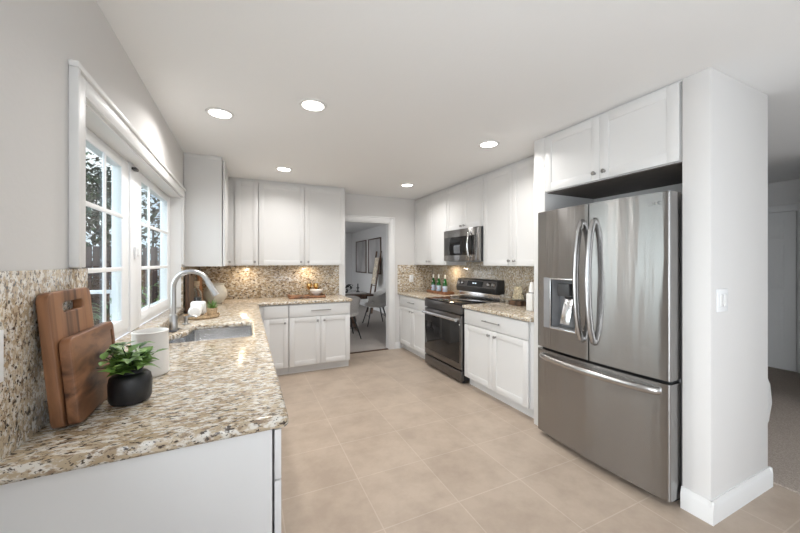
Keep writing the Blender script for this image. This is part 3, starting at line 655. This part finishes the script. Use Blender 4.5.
# far counter, left of the doorway
t = thing('serving_board', 'long reddish wooden serving board on the far counter', 'serving board', (.74, 4.62, CT))
MB().box(.50, .98, 4.50, 4.74, CT + .001, CT + .03, .008, 3).build('body', 'acacia', t)
MB().box(.505, .53, 4.52, 4.72, CT + .03, CT + .045, .006).build('handle', 'acacia', t)
MB().box(.95, .975, 4.52, 4.72, CT + .03, CT + .045, .006).build('handle', 'acacia', t)
t = thing('white_bowl', 'small white bowl on the wooden serving board', 'bowl', (.87, 4.62, CT + .031))
MB().lathe([(0, 0), (.035, 0), (.037, .006), (.07, .03), (.093, .072), (.089, .072), (.066, .034), (.03, .012), (0, .011)], (.87, 4.62, CT + .0305), 36).build('body', 'ceramicg', t)
for i, (x, lab) in enumerate(((.80, 'left brass goblet standing behind the white bowl'), (.895, 'right brass goblet standing behind the white bowl'))):
    t = thing('brass_goblet', lab, 'goblet', (x, 4.78, CT), group='brass goblets')
    MB().lathe([(0, .001), (.03, .001), (.03, .005), (.006, .012), (.005, .09), (.012, .10), (.034, .125), (.038, .16), (.034, .185), (.031, .185), (.034, .16), (.03, .128), (0, .108)], (x, 4.78, CT), 28).build('body', 'gold', t)

# ================================================================ RANGE AND MICROWAVE
RY0, RY1 = 3.112, 3.948; RF = 2.205
t = thing('electric_range', 'dark stainless steel range with black oven door between the right base cabinets', 'stove', (2.53, 3.53, 0))
MB().box(RF + .045, XR - .035, RY0, RY1, 0.03, .90, .003).build('body', 'black', t)
MB().box(RF + .005, XR - .09, RY0, RY1, .9005, .914, .004).build('cooktop', 'bglass', t)
for x, y, r in ((2.40, 3.32, .10), (2.40, 3.74, .085), (2.65, 3.32, .075), (2.65, 3.74, .10)): MB().lathe([(r - .002, 0), (r + .002, 0), (r + .002, .0006), (r - .002, .0006), (r - .002, 0)], (x, y, .9139), 40).build('burner_ring', 'dgrey', t)
MB().box(RF, RF + .045, RY0, RY1, .80, .90, .004).build('front_trim', 'dsteel', t)
dr_ = MB().box(RF + .002, RF + .043, RY0, RY1, .165, .785, .004).build('oven_door', 'dsteel', t)
MB().box(RF - .002, RF + .01, RY0 + .03, RY1 - .004, .235, .715, .003).build('window', 'bglass', dr_)
MB().tube([(RF - .045, RY0 + .03, .735), (RF - .045, RY1 - .03, .735)], .02, 14).cyl((RF - .045, RY0 + .05, .735), (RF + .004, RY0 + .05, .735), .012, n=12).cyl((RF - .045, RY1 - .05, .735), (RF + .004, RY1 - .05, .735), .012, n=12).build('handle', 'steel2', dr_)
MB().lathe([(0, 0), (.009, 0), (.009, .003), (0, .003)], n=16, mtx=Matrix.Translation((RF + .001, RY0 + .022, .68)) @ Matrix.Rotation(-PI / 2, 4, 'Y')).build('badge', 'ceramicg', dr_)
MB().box(RF + .004, RF + .045, RY0, RY1, .035, .15, .004).build('drawer', 'dsteel', t)
for x in (RF + .08, XR - .1):
    for y in (RY0 + .05, RY1 - .05): MB().cyl((x, y, 0), (x, y, .035), .018, n=14).build('foot', 'black', t)
xb = XR - .09
MB().box(xb - .005, XR - .024, RY0, RY1, .9145, 1.01, .003).build('backguard_base', 'steel2', t)
sec = [(xb - .055, 1.0), (xb - .06, 1.06), (xb - .028, 1.165), (xb - .01, 1.175), (XR - .024, 1.175), (XR - .024, 1.0)]
bg = MB().extr([(a, RY0, z) for a, z in sec], (0, RY1 - RY0, 0), b=.003).build('backguard', 'black', t)
nx, nz = -.957, .29
def onbg(u):  # point on the sloping face
    return Vector((xb - .06 + .032 * u, 0, 1.06 + .105 * u))
c0 = onbg(.5)
MB().box(-.001, .004, RY0 + .015, RY1 - .015, -.045, .047, mtx=Matrix.Translation((c0.x - .002, 0, c0.z)) @ Matrix.Rotation(math.radians(17), 4, 'Y')).build('control_panel', 'dsteel', bg)
MB().box(-.004, .001, 3.38, 3.70, -.036, .036, mtx=Matrix.Translation((c0.x - .002, 0, c0.z)) @ Matrix.Rotation(math.radians(17), 4, 'Y')).build('display', 'bglass', bg)
mb = MB()
for k, y in enumerate((3.575, 3.555, 3.53, 3.51)): mb.box(-.0052, -.004, y + .002, y + .009, 0, .012, mtx=Matrix.Translation((c0.x - .002, 0, c0.z)) @ Matrix.Rotation(math.radians(17), 4, 'Y'))
mb.build('clock_digits', 'display', bg)
for y in (3.17, 3.26, 3.80, 3.885):
    p = Vector((c0.x - .003, y, c0.z)); MB().cyl(p, p + Vector((nx, 0, nz)) * .024, .026, .022, n=24, cap=.003).build('knob', 'bar', bg)
t = thing('spoon_rest', 'small pale spoon rest on the counter edge beside the cooktop', 'spoon rest', (2.72, 3.99, CT))
MB().box(2.66, 2.79, 3.975, 4.01, CT + .001, CT + .012, .005, 3).build('body', 'ceramic', t)

MY0, MY1, MX = 3.122, 3.893, 2.475; MZ0, MZ1 = 1.412, 1.822
t = thing('microwave', 'stainless steel microwave with black window mounted above the range', 'microwave', (2.67, 3.51, MZ0))
MB().box(MX + .04, XR - .022, MY0, MY1, MZ0, MZ1, .003).build('body', 'dgrey', t)
dm = MB().box(MX, MX + .038, MY0 + .085, MY1, MZ0, MZ1, .006).build('door', 'steel', t)
MB().box(MX - .002, MX + .01, MY0 + .09, MY1 - .02, MZ0 + .075, MZ1 - .095, .003).build('window', 'bglass', dm)
MB().box(MX, MX + .038, MY0, MY0 + .082, MZ0, MZ1, .006).build('control_strip', 'steel', t)
yh = MY0 + .165
MB().tube([(MX + .002, yh, MZ1 - .06), (MX - .03, yh, MZ1 - .075), (MX - .048, yh, MZ1 - .16), (MX - .052, yh, (MZ0 + MZ1) / 2), (MX - .048, yh, MZ0 + .13), (MX - .03, yh, MZ0 + .055), (MX + .002, yh, MZ0 + .045)], .0125, 12, sub=4).build('handle', 'chrome', dm)
MB().box(MX + .06, XR - .05, MY0 + .05, MY1 - .05, MZ0 - .008, MZ0).build('vent_grille', 'grey', t)

# ================================================================ REFRIGERATOR
FY0, FY1 = 1.040, 1.972; FYC = (FY0 + FY1) / 2
def fxs(y): return 2.152 - .028 * (1 - ((y - FYC) / ((FY1 - FY0) / 2)) ** 2)
def bowed(y0, y1, z0, z1, xb=2.262, hole=None, n=20, rnd_=0.012, el=True, er=True):
    """door with bowed front between y0..y1; hole=(ya,yb,za,zb) leaves the front open there; outer vertical edges rounded"""
    t = bmesh.new()
    ys = [y0 + (y1 - y0) * i / n for i in range(n + 1)]; zs = [z0, z1]
    if hole: ys = sorted(set(ys + [hole[0], hole[1]])); zs = [z0, hole[2], hole[3], z1]
    prof = [Vector((fxs(y), y)) for y in ys]
    a = prof[0] + Vector((rnd_, 0)); b = prof[-1] + Vector((rnd_, 0))
    def edge_pts(p, sgn):
        return [Vector((p.x + rnd_ - rnd_ * math.sin(th), p.y + sgn * (rnd_ * (1 - math.cos(th))))) for th in [PI / 2 * k / 5 for k in range(0, 5)]]
    lo = edge_pts(prof[0], 1) if el else []; hi = edge_pts(prof[-1], -1)[::-1] if er else []
    body = [p for p in prof if (not el or p.y > y0 + rnd_) and (not er or p.y < y1 - rnd_)]
    if not el: body = [p for p in prof if p.y < y1 - rnd_] if er else prof
    line = [Vector((xb, y0))] + lo + body + hi + [Vector((xb, y1))]
    cols = [[t.verts.new((p.x, p.y, z)) for p in line] for z in zs]
    for k in range(len(zs) - 1):
        for i in range(len(line) - 1):
            ym = (line[i].y + line[i + 1].y) / 2
            if hole and k == 1 and hole[0] < ym < hole[1] and line[i].x < xb - .02 and line[i + 1].x < xb - .02: continue
            t.faces.new((cols[k][i], cols[k][i + 1], cols[k + 1][i + 1], cols[k + 1][i]))
        t.faces.new((cols[k][-1], cols[k][0], cols[k + 1][0], cols[k + 1][-1]))
    t.faces.new(cols[0]); t.faces.new(cols[-1]); bmesh.ops.recalc_face_normals(t, faces=t.faces)
    mb = MB(); mb.add(t); return mb
t = thing('refrigerator', 'large stainless steel french door refrigerator with ice dispenser', 'refrigerator', (2.5, FYC, 0))
MB().box(2.275, XR - .03, FY0 + .006, FY1 - .006, .025, 1.772, .004).build('body', 'grey', t)
MB().box(2.255, 2.45, FY0 + .03, FY0 + .12, 1.772, 1.80, .006).build('hinge_cover', 'grey', t)
MB().box(2.255, 2.45, FY1 - .12, FY1 - .03, 1.772, 1.80, .006).build('hinge_cover', 'grey', t)
ZD = .722
HOLE = (1.612, 1.822, .895, 1.262)
dl = bowed(FYC + .004, FY1, ZD, 1.797, hole=HOLE, el=False).build('left_door', 'steel', t)
drr = bowed(FY0, FYC - .004, ZD, 1.797, er=False).build('right_door', 'steel', t)
dz = bowed(FY0, FY1, .045, ZD - .02).build('freezer_drawer', 'steel', t)
MB().box(2.20, 2.275, FY0 + .012, FY1 - .012, ZD - .02, ZD, 0).build('gasket', 'black', t)
MB().box(2.21, 2.26, FYC - .004, FYC + .004, ZD, 1.79).build('gasket', 'black', t)
MB().box(2.235, 2.40, FY0 + .02, FY1 - .02, .012, .045).build('toe_grille', 'black', t)
for y in (FY0 + .08, FY1 - .08):
    for x in (2.31, 2.78): MB().cyl((x, y, 0), (x, y, .03), .02, n=14).build('foot', 'black', t)
# dispenser
xh = fxs(1.70)
mb = MB(); x0, x1 = xh + .004, 2.235
mb.box(x1, x1 + .004, HOLE[0], HOLE[1], HOLE[2], HOLE[3]).box(x0, x1, HOLE[0] - .003, HOLE[0], HOLE[2], HOLE[3]).box(x0, x1, HOLE[1], HOLE[1] + .003, HOLE[2], HOLE[3]).box(x0, x1, HOLE[0], HOLE[1], HOLE[3], HOLE[3] + .003).box(x0 - .004, x1, HOLE[0], HOLE[1], HOLE[2] - .003, HOLE[2] + .006)
ds = mb.build('dispenser', 'grey', dl)
mb = MB().box(xh - .004, xh + .012, HOLE[0] - .008, HOLE[0], HOLE[2] - .012, HOLE[3] + .012, .002).box(xh - .004, xh + .014, HOLE[0], HOLE[1] + .004, HOLE[3], HOLE[3] + .012, .002).box(xh - .004, xh + .014, HOLE[0], HOLE[1] + .004, HOLE[2] - .012, HOLE[2], .002).box(xh - .002, xh + .014, HOLE[1], HOLE[1] + .008, HOLE[2] - .012, HOLE[3] + .012, .002)
mb.build('dispenser_frame', 'steel2', dl)
MB().box(fxs(1.86) - .004, fxs(1.86) + .012, HOLE[1] + .01, HOLE[1] + .075, HOLE[2] - .012, HOLE[3] + .012, .003).build('control_strip', 'grey', dl)
MB().box(xh + .01, xh + .05, 1.67, 1.77, 1.14, 1.235, .008).build('ice_chute', 'dgrey', dl)
MB().box(xh + .02, xh + .03, 1.665, 1.745, .92, 1.13, .004, mtx=Matrix.Translation((2.2, 0, 1.03)) @ Matrix.Rotation(math.radians(14), 4, 'Y') @ Matrix.Translation((-2.19, 0, -1.03))).build('paddle', 'steel2', dl)
# handles
for y, dp in ((FYC + .045, dl), (FYC - .045, drr)):
    xf = fxs(y); pts = [(xf - .014 - .058 * math.sin(PI * k / 12) ** .6, y, .865 + (1.665 - .865) * k / 12) for k in range(13)]
    MB().tube([(xf + .004, y, .868)] + pts + [(xf + .004, y, 1.662)], .019, 14, sub=3, flat=(1.4, .8)).build('handle', 'bar', dp)
pts = []
for k in range(15):
    y = FY0 + .055 + (FY1 - FY0 - .11) * k / 14; pts.append((fxs(y) - .012 - .045 * math.sin(PI * k / 14) ** .5, y, .655))
MB().tube([(fxs(pts[0][1]) + .004, pts[0][1], .655)] + pts + [(fxs(pts[-1][1]) + .004, pts[-1][1], .655)], .017, 14, sub=3, flat=(1.25, .8)).build('handle', 'bar', dz)
# small maker's mark at the upper corner of the right door: ring and two letters
yl = 1.135; xl = fxs(yl) - .0008
mb = MB().tube([(xl, yl + .012 * math.cos(a), 1.735 + .012 * math.sin(a)) for a in [2 * PI * k / 20 for k in range(21)]], .0012, 6)
def stroke(pts): mb.tube([(xl, yl - .022 - u * .016, 1.725 + v * .02) for u, v in pts], .0014, 6)
stroke([(0, 1), (0, 0), (.7, 0)])
mb.tube([(xl, yl - .046 - .009 * math.cos(a), 1.735 + .0095 * math.sin(a)) for a in [.6 + 5.0 * k / 12 for k in range(13)]], .0014, 6)
mb.build('badge', 'grey', drr)

# ================================================================ ITEMS ON THE RIGHT COUNTERS
t = thing('bottle_tray', 'long reddish wooden tray under the three green bottles', 'tray', (2.72, 4.38, CT))
MB().box(2.64, 2.80, 4.12, 4.66, CT + .001, CT + .016, .004).build('base', 'traywood', t)
MB().box(2.64, 2.655, 4.12, 4.66, CT + .016, CT + .04, .003).box(2.785, 2.80, 4.12, 4.66, CT + .016, CT + .04, .003).box(2.655, 2.785, 4.12, 4.135, CT + .016, CT + .04, .003).box(2.655, 2.785, 4.645, 4.66, CT + .016, CT + .04, .003).build('rim', 'traywood', t)
def bottle(x, y, lab):
    z = CT + .0165; t = thing('green_bottle', lab, 'bottle', (x, y, z), group='green water bottles')
    MB().lathe([(0, 0), (.032, 0), (.036, .005), (.036, .115), (.033, .145), (.022, .185), (.015, .215), (.013, .24), (.014, .262), (0, .262)], (x, y, z), 28).build('body', 'green', t)
    MB().lathe([(.0364, .02), (.0368, .021), (.0368, .105), (.0364, .106)], (x, y, z), 28).build('label_band', 'label', t)
    MB().lathe([(.0152, .218), (.0140, .24), (.0150, .262), (.015, .278), (0, .279)], (x, y, z), 24).build('foil_cap', 'silver', t)
    s = MB(); s.lathe([(0, 0), (.012, 0), (.012, .001), (0, .001)], n=5, mtx=Matrix.Translation((x - .0365, y - .004, z + .065)) @ Matrix.Rotation(-PI / 2, 4, 'Y')); s.build('emblem', 'star', t)
    MB().ball((x - .0245, y - .008, z + .165), .012, .4, 1, 1.3, 12, 8).build('neck_label', 'silver', t)
bottle(2.715, 4.575, 'left green bottle with pale blue label, farthest from the range')
bottle(2.715, 4.415, 'middle green bottle with pale blue label on the wooden tray')
bottle(2.715, 4.235, 'right green bottle with pale blue label, nearest the range')
t = thing('pasta_jar', 'tapered clear jar of tan twisted pasta on the right counter', 'jar', (2.76, 2.80, CT))
MB().box(2.70, 2.82, 2.71, 2.89, CT + .001, CT + .05, .006).build('base', 'dkwood', t)
MB().lathe([(0, .0), (.082, .0), (.085, .006), (.07, .10), (.045, .17), (.04, .2), (.036, .2), (.04, .17), (.066, .098), (.08, .01), (0, .008)], (2.76, 2.80, CT + .051), 30, sx=.7).build('glass', 'jarglass', t)
mb = MB(); rp = random.Random(5)
for i in range(120):
    z = rp.uniform(.015, .15); rr = .068 * (1 - z / .28) * math.sqrt(rp.random()); a = rp.uniform(0, 2 * PI); c = Vector((2.76 + .62 * rr * math.cos(a), 2.80 + rr * math.sin(a), CT + .051 + z)); d = Vector((rp.uniform(-1, 1), rp.uniform(-1, 1), rp.uniform(-.5, .5))).normalized() * .012
    d = d * 1.5; mb.tube([c - d, c + Vector((0, 0, .006)), c + d], .0085, 7)
tag(mb.build('contents', 'pasta', t), kind='stuff')
t = thing('oil_cruet', 'white ceramic oil cruet with angled spout beside the refrigerator filler', 'cruet', (2.56, 2.43, CT))
MB().box(2.52, 2.60, 2.375, 2.455, CT + .001, CT + .175, .012, 3).build('body', 'ceramicg', t)
MB().lathe([(.012, .175), (.03, .176), (.03, .183), (.018, .186)], (2.56, 2.415, CT), 20).build('collar', 'dgrey', t)
MB().lathe([(.03, .184), (.026, .23), (.016, .285), (0, .287)], (2.56, 2.415, CT), 20).build('spout', 'ceramicg', t)

# ================================================================ OUTLETS AND SWITCHES
def plate(name, label, cat, c, n, w=.075, h=.115, kind='outlet', group='wall plates'):
    """wall plate centred at c with outward normal n (unit, axis aligned)"""
    n = Vector(n); s = Vector((0, 0, 1)).cross(n); R = Matrix((s, n, Vector((0, 0, 1)))).transposed().to_4x4(); mt = Matrix.Translation(c) @ R
    t = thing(name, label, cat, c, group=group)
    MB().box(-w / 2, w / 2, .0003, .006, -h / 2, h / 2, .003, mtx=mt).build('plate', 'vinyl', t)
    if kind == 'outlet':
        for z in (-.027, .027): MB().box(-.017, .017, .006, .009, z - .017, z + .017, .004, mtx=mt).build('socket', 'white', t)
    else:
        k = 2 if w > .1 else 1
        for i in range(k):
            u = (i - (k - 1) / 2) * .046; MB().box(u - .016, u + .016, .006, .012, -.034, .034, .004, mtx=mt).build('rocker', 'white', t)
plate('light_switch', 'white double rocker light switch on the grey wall end at right', 'light switch', (2.362, .8998, 1.186), (0, -1, 0), .118, .125, 'switch')
plate('wall_outlet', 'white outlet on the granite backsplash beside the dining doorway', 'outlet', (2.461, YB - SP - .0002, 1.13), (0, -1, 0))
plate('wall_outlet', 'white outlet on the left backsplash, cut by the left edge of the photo', 'outlet', (XL + SP + .0002, 1.075, 1.17), (1, 0, 0), .09, .125)
plate('wall_outlet', 'white outlet on the far left wall behind the faucet', 'outlet', (XL + SP + .0002, 4.12, 1.23), (1, 0, 0))

# ================================================================ DINING ROOM
F = .0085
t = thing('dining_table', 'dark wood dining table with a turned pedestal seen through the doorway', 'table', (1.6, 6.75, F))
MB().box(.75, 2.32, 6.25, 7.25, .715, .752, .012, 3).box(.85, 2.22, 6.35, 7.15, .655, .715, .004).build('tabletop', 'dkwood', t)
for x in (1.12, 2.02):
    MB().lathe([(0, .03), (.06, .03), (.085, .09), (.095, .16), (.07, .23), (.05, .28), (.06, .33), (.075, .42), (.065, .5), (.045, .55), (.06, .6), (.075, .63), (.075, .655), (0, .655)], (x, 6.75, F), 28).build('pedestal', 'dkwood', t)
    MB().tube([(x, 6.35, F + .03), (x, 6.5, F + .055), (x, 6.75, F + .09), (x, 7.0, F + .055), (x, 7.15, F + .03)], [.026, .03, .045, .03, .026], 12, sub=3).build('foot', 'dkwood', t)
tag(MB().box(.8, 2.27, 6.5, 7.0, .753, .758, .002).build('table_runner', 'towel', loc=(1.5, 6.75, .752)), 'white runner cloth lying along the dining table', 'table runner')
for i, (x, lab) in enumerate(((1.62, 'left black and white patterned bowl on the dining table'), (1.90, 'right black and white patterned bowl on the dining table'))):
    t = thing('patterned_bowl', lab, 'bowl', (x, 6.75, .759), group='patterned bowls')
    MB().lathe([(0, 0), (.06, 0), (.065, .01), (.12, .08), (.135, .17), (.129, .17), (.11, .08), (.055, .02), (0, .018)], (x, 6.75, .7588), 32).build('body', 'zebra', t)
t = thing('candle_holder', 'small dark candle holder near the end of the dining table', 'candle holder', (2.16, 6.8, .759))
MB().lathe([(0, 0), (.045, 0), (.045, .008), (.012, .02), (.012, .07), (.03, .085), (.03, .10), (0, .10)], (2.16, 6.8, .7588), 24).build('base', 'dgrey', t)
MB().lathe([(0, .10), (.012, .10), (.011, .18), (0, .182)], (2.16, 6.8, .7588), 16).build('candle', 'bceramic', t)
def shell_chair(label, loc, rz):
    """own frame: faces +x"""
    t = thing('dining_chair', label, 'chair', loc, rz, 'upholstered dining chairs')
    bm_ = bmesh.new(); nu, nv = 24, 8; rows = []
    for j in range(nv + 1):
        v = j / nv; row = []
        for i in range(nu + 1):
            a = math.radians(-115 + 230 * i / nu) + PI; r = .235 + .045 * v; hgt = .47 + (.16 + .17 * (0.5 + 0.5 * math.cos((a - PI) * 1.25)) ** 1.2) * v
            row.append(bm_.verts.new((r * math.cos(a) * 1.0, r * math.sin(a) * 1.05, hgt)))
        rows.append(row)
    for a, b in zip(rows, rows[1:]):
        for i in range(nu): bm_.faces.new((a[i], a[i + 1], b[i + 1], b[i]))
    bmesh.ops.solidify(bm_, geom=list(bm_.faces), thickness=.03); bmesh.ops.recalc_face_normals(bm_, faces=bm_.faces)
    mb = MB(); mb.add(bm_); mb.build('backrest', 'chairf', t, angle=60)
    MB().lathe([(0, .40), (.20, .40), (.238, .415), (.246, .445), (.235, .475), (.18, .487), (0, .488)], n=32, sy=1.05).build('seat', 'chairf', t)
    for sx, sy in ((1, 1), (1, -1), (-1, 1), (-1, -1)): MB().tube([(sx * .13, sy * .13, .41), (sx * .24, sy * .24, 0)], [.017, .010], 10).build('leg', 'black', t)
    MB().tube([(.185, -.185, .2), (.185, .185, .2)], .007, 8).build('stretcher', 'black', t)
    MB().tube([(-.185, -.185, .2), (-.185, .185, .2)], .007, 8).build('stretcher', 'black', t)
    return t
ch = shell_chair('grey shell dining chair at the right end of the dining table, facing it', (2.62, 6.95, F), PI - .1)
c2 = copy_tree(ch); c2.location = (1.64, 5.965, F); c2.rotation_euler.z = PI / 2; c2['label'] = 'grey dining chair on the near side of the dining table, partly behind the cabinet'
c3 = copy_tree(ch); c3.location = (1.75, 7.42, F); c3.rotation_euler.z = -PI / 2; c3['label'] = 'grey dining chair on the far side of the dining table'
def picture(y0, y1, lab):
    t = thing('framed_print', lab, 'picture', (3.39, (y0 + y1) / 2, 1.06), group='framed prints in the dining room')
    z0, z1 = 1.06, 2.10; w = .03
    MB().box(3.37, 3.3995, y0, y0 + w, z0, z1, .003).box(3.37, 3.3995, y1 - w, y1, z0, z1, .003).box(3.37, 3.3995, y0 + w, y1 - w, z0, z0 + w, .003).box(3.37, 3.3995, y0 + w, y1 - w, z1 - w, z1, .003).build('frame', 'dkwood', t)
    MB().box(3.388, 3.3995, y0 + w, y1 - w, z0 + w, z1 - w).build('print', 'print_', t)
picture(8.55, 9.60, 'right framed grey abstract print on the dining room wall')
picture(9.80, 10.85, 'left framed grey abstract print on the dining room wall')
t = thing('blanket_ladder', 'dark wooden ladder with a pale cloth leaning on the dining room wall', 'ladder', (3.2, 8.3, F))
lp = lambda y, z: (3.34 - .28 * (1.70 - z) / 1.70, y, F + z)
for y in (8.42, 8.76): MB().tube([lp(y, 0), lp(y, 1.70)], .022, 10).build('rail', 'dkwood', t)
for z in (.35, .75, 1.15, 1.5): MB().tube([lp(8.42, z), lp(8.76, z)], .012, 8).build('rung', 'dkwood', t)
q = lp(8.5, 1.5); za, zb = .80, 1.53; mb = MB()
mb.extr([(lp(8, za)[0] - .035, 8.455, za), (lp(8, zb)[0] - .035, 8.455, zb), (lp(8, zb)[0] - .016, 8.455, zb), (lp(8, za)[0] - .016, 8.455, za)], (0, .27, 0), b=.004)
tag(mb.build('throw_blanket', 'linen', loc=(q[0], 8.35, .75)), 'pale throw draped over the leaning ladder', 'blanket')

# ================================================================ LIVING ROOM BEYOND THE WALL END
t = thing('boucle_armchair', 'white rounded armchair just showing past the wall end', 'armchair', (3.615, 1.515, .0125))
MB().lathe([(0, .0), (.30, .0), (.36, .04), (.40, .14), (.415, .28), (.405, .42), (.37, .54), (.33, .60), (.28, .62), (.24, .58), (.23, .42), (0, .41)], (3.615, 1.515, .0128), 40).build('body', 'boucle', t)
MB().lathe([(0, .41), (.20, .41), (.225, .43), (.225, .47), (.19, .49), (0, .495)], (3.615, 1.515, .0128), 32).build('seat_cushion', 'boucle', t)

# ================================================================ GARDEN OUTSIDE THE WINDOW
t = thing('wooden_fence', 'dark stained board fence at the end of the garden outside the window', 'fence', (-4, 9.5, -.15))
mb = MB(); rf = random.Random(2); x = -10.0
while x < -0.8:
    mb.box(x, x + .135, 9.5, 9.522, -.15, 1.75 + rf.uniform(-.01, .01), .004); x += .15
mb.build('board_panel', 'fence', t)
MB().box(-10, -.8, 9.522, 9.56, .15, .24).box(-10, -.8, 9.522, 9.56, 1.3, 1.39).build('rail', 'fence', t)
for x in (-9, -6.6, -4.2, -1.8): MB().box(x, x + .1, 9.56, 9.66, -.15, 1.8).build('post', 'fence', t)
def tree(name, label, x, y, h, r, seed, m='leafdk', n=2600, ls=.16, trunk=1.0, group='garden trees behind the fence', zc=.62, vs=.42):
    rt = random.Random(seed); t = thing(name, label, 'tree', (x, y, -.15), group=group)
    tr = MB().tube([(x, y, -.15), (x + .1, y, h * .3), (x - .05, y + .1, h * .62)], [.13, .1, .05], 10, sub=3)
    for k in range(5):
        a = rt.uniform(0, 2 * PI); tr.tube([(x + .05, y, h * .35 + .1 * k), (x + r * .6 * math.cos(a), y + r * .6 * math.sin(a), h * .6 + .15 * k)], [.05, .015], 7)
    tr.build('trunk', 'bark', t); mb = MB()
    blobs = [(Vector((x + rt.gauss(0, r * .42), y + rt.gauss(0, r * .42), h * zc + rt.gauss(0, h * .17))), r * rt.uniform(.28, .5)) for _ in range(13)]
    for i in range(n):
        c, br = blobs[i % len(blobs)]; d = Vector((rt.gauss(0, 1), rt.gauss(0, 1), rt.gauss(0, .8))).normalized()
        p = c + d * br * rt.uniform(.55, 1.0); mb.leaf(p, (d + Vector((rt.uniform(-.8, .8), rt.uniform(-.8, .8), rt.uniform(-.6, .4)))), ls * rt.uniform(.7, 1.3), ls * .6, bend=.3)
    mb.build('foliage', m, t, angle=80); return t
def hedge(label, x0, x1, y, h, seed, n=7500):
    rt = random.Random(seed); t = thing('hedge', label, 'hedge', ((x0 + x1) / 2, y, -.15)); mb = MB()
    for i in range(n):
        u = rt.random(); xx = x0 + (x1 - x0) * u; zz = rt.uniform(0, h + .25 * math.sin(u * 17) + .15 * math.sin(u * 41)); yy = y + rt.gauss(0, .22)
        mb.leaf((xx, yy, zz), (rt.gauss(0, 1), rt.gauss(0, 1) - .6, rt.gauss(0, .7)), rt.uniform(.13, .24), .11, bend=.3)
    mb.build('foliage', 'leafdk', t, angle=80)
    st = MB()
    for k in range(9): xx = x0 + (x1 - x0) * (k + .5) / 9; st.tube([(xx, y, -.15), (xx + rt.uniform(-.1, .1), y, h * .8)], [.05, .02], 7)
    st.build('stems', 'bark', t)
hedge('tall dark green hedge standing behind the garden fence', -9.5, -.9, 10.75, 3.0, 4)
tree('leafy_tree', 'left leafy tree rising behind the hedge outside the kitchen window', -8.4, 15.5, 5.2, 1.5, 11)
tree('leafy_tree', 'tallest leafy tree rising behind the hedge outside the kitchen window', -4.6, 15.0, 6.0, 1.5, 12)
tree('leafy_tree', 'right leafy tree behind the hedge, nearest the house', -1.0, 15.2, 5.6, 1.4, 13)
def bush(name, label, x, y, h, r, seed, m, n=420, ls=.2, w=.03):
    rt = random.Random(seed); t = thing(name, label, 'shrub', (x, y, -.15)); mb = MB(); sm = MB()
    for i in range(n):
        a = rt.uniform(0, 2 * PI); rr = r * math.sqrt(rt.random()); z = rt.uniform(0, h * (1 - .5 * (rr / r) ** 2)); p = Vector((x + rr * math.cos(a), y + rr * math.sin(a), -.15 + z))
        mb.leaf(p, (math.cos(a) * .8, math.sin(a) * .8, rt.uniform(.2, 1.2)), ls * rt.uniform(.6, 1.2), w, bend=.5)
    for k in range(8): a = k * .8; sm.tube([(x, y, -.15), (x + r * .5 * math.cos(a), y + r * .5 * math.sin(a), h * .6)], .008, 6)
    mb.build('foliage', m, t, angle=80); sm.build('stems', 'bark', t)
bush('leafy_shrub', 'bright silvery green shrub right outside the left window sash', -1.46, 5.1, 1.2, .38, 21, 'leaflt', 520)
bush('leafy_shrub', 'dark green shrub outside the right window sash', -1.60, 7.3, 1.15, .42, 22, 'leaf', 480)
t = thing('garden_rail', 'white garden railing outside the left window sash', 'railing', (-2.2, 6.3, -.15))
MB().box(-3.2, -1.75, 6.28, 6.33, .93, .985, .004).build('top_rail', 'vinyl', t)
for x in (-3.15, -2.5, -1.85): MB().box(x, x + .05, 6.28, 6.33, -.15, .93).build('post', 'vinyl', t)
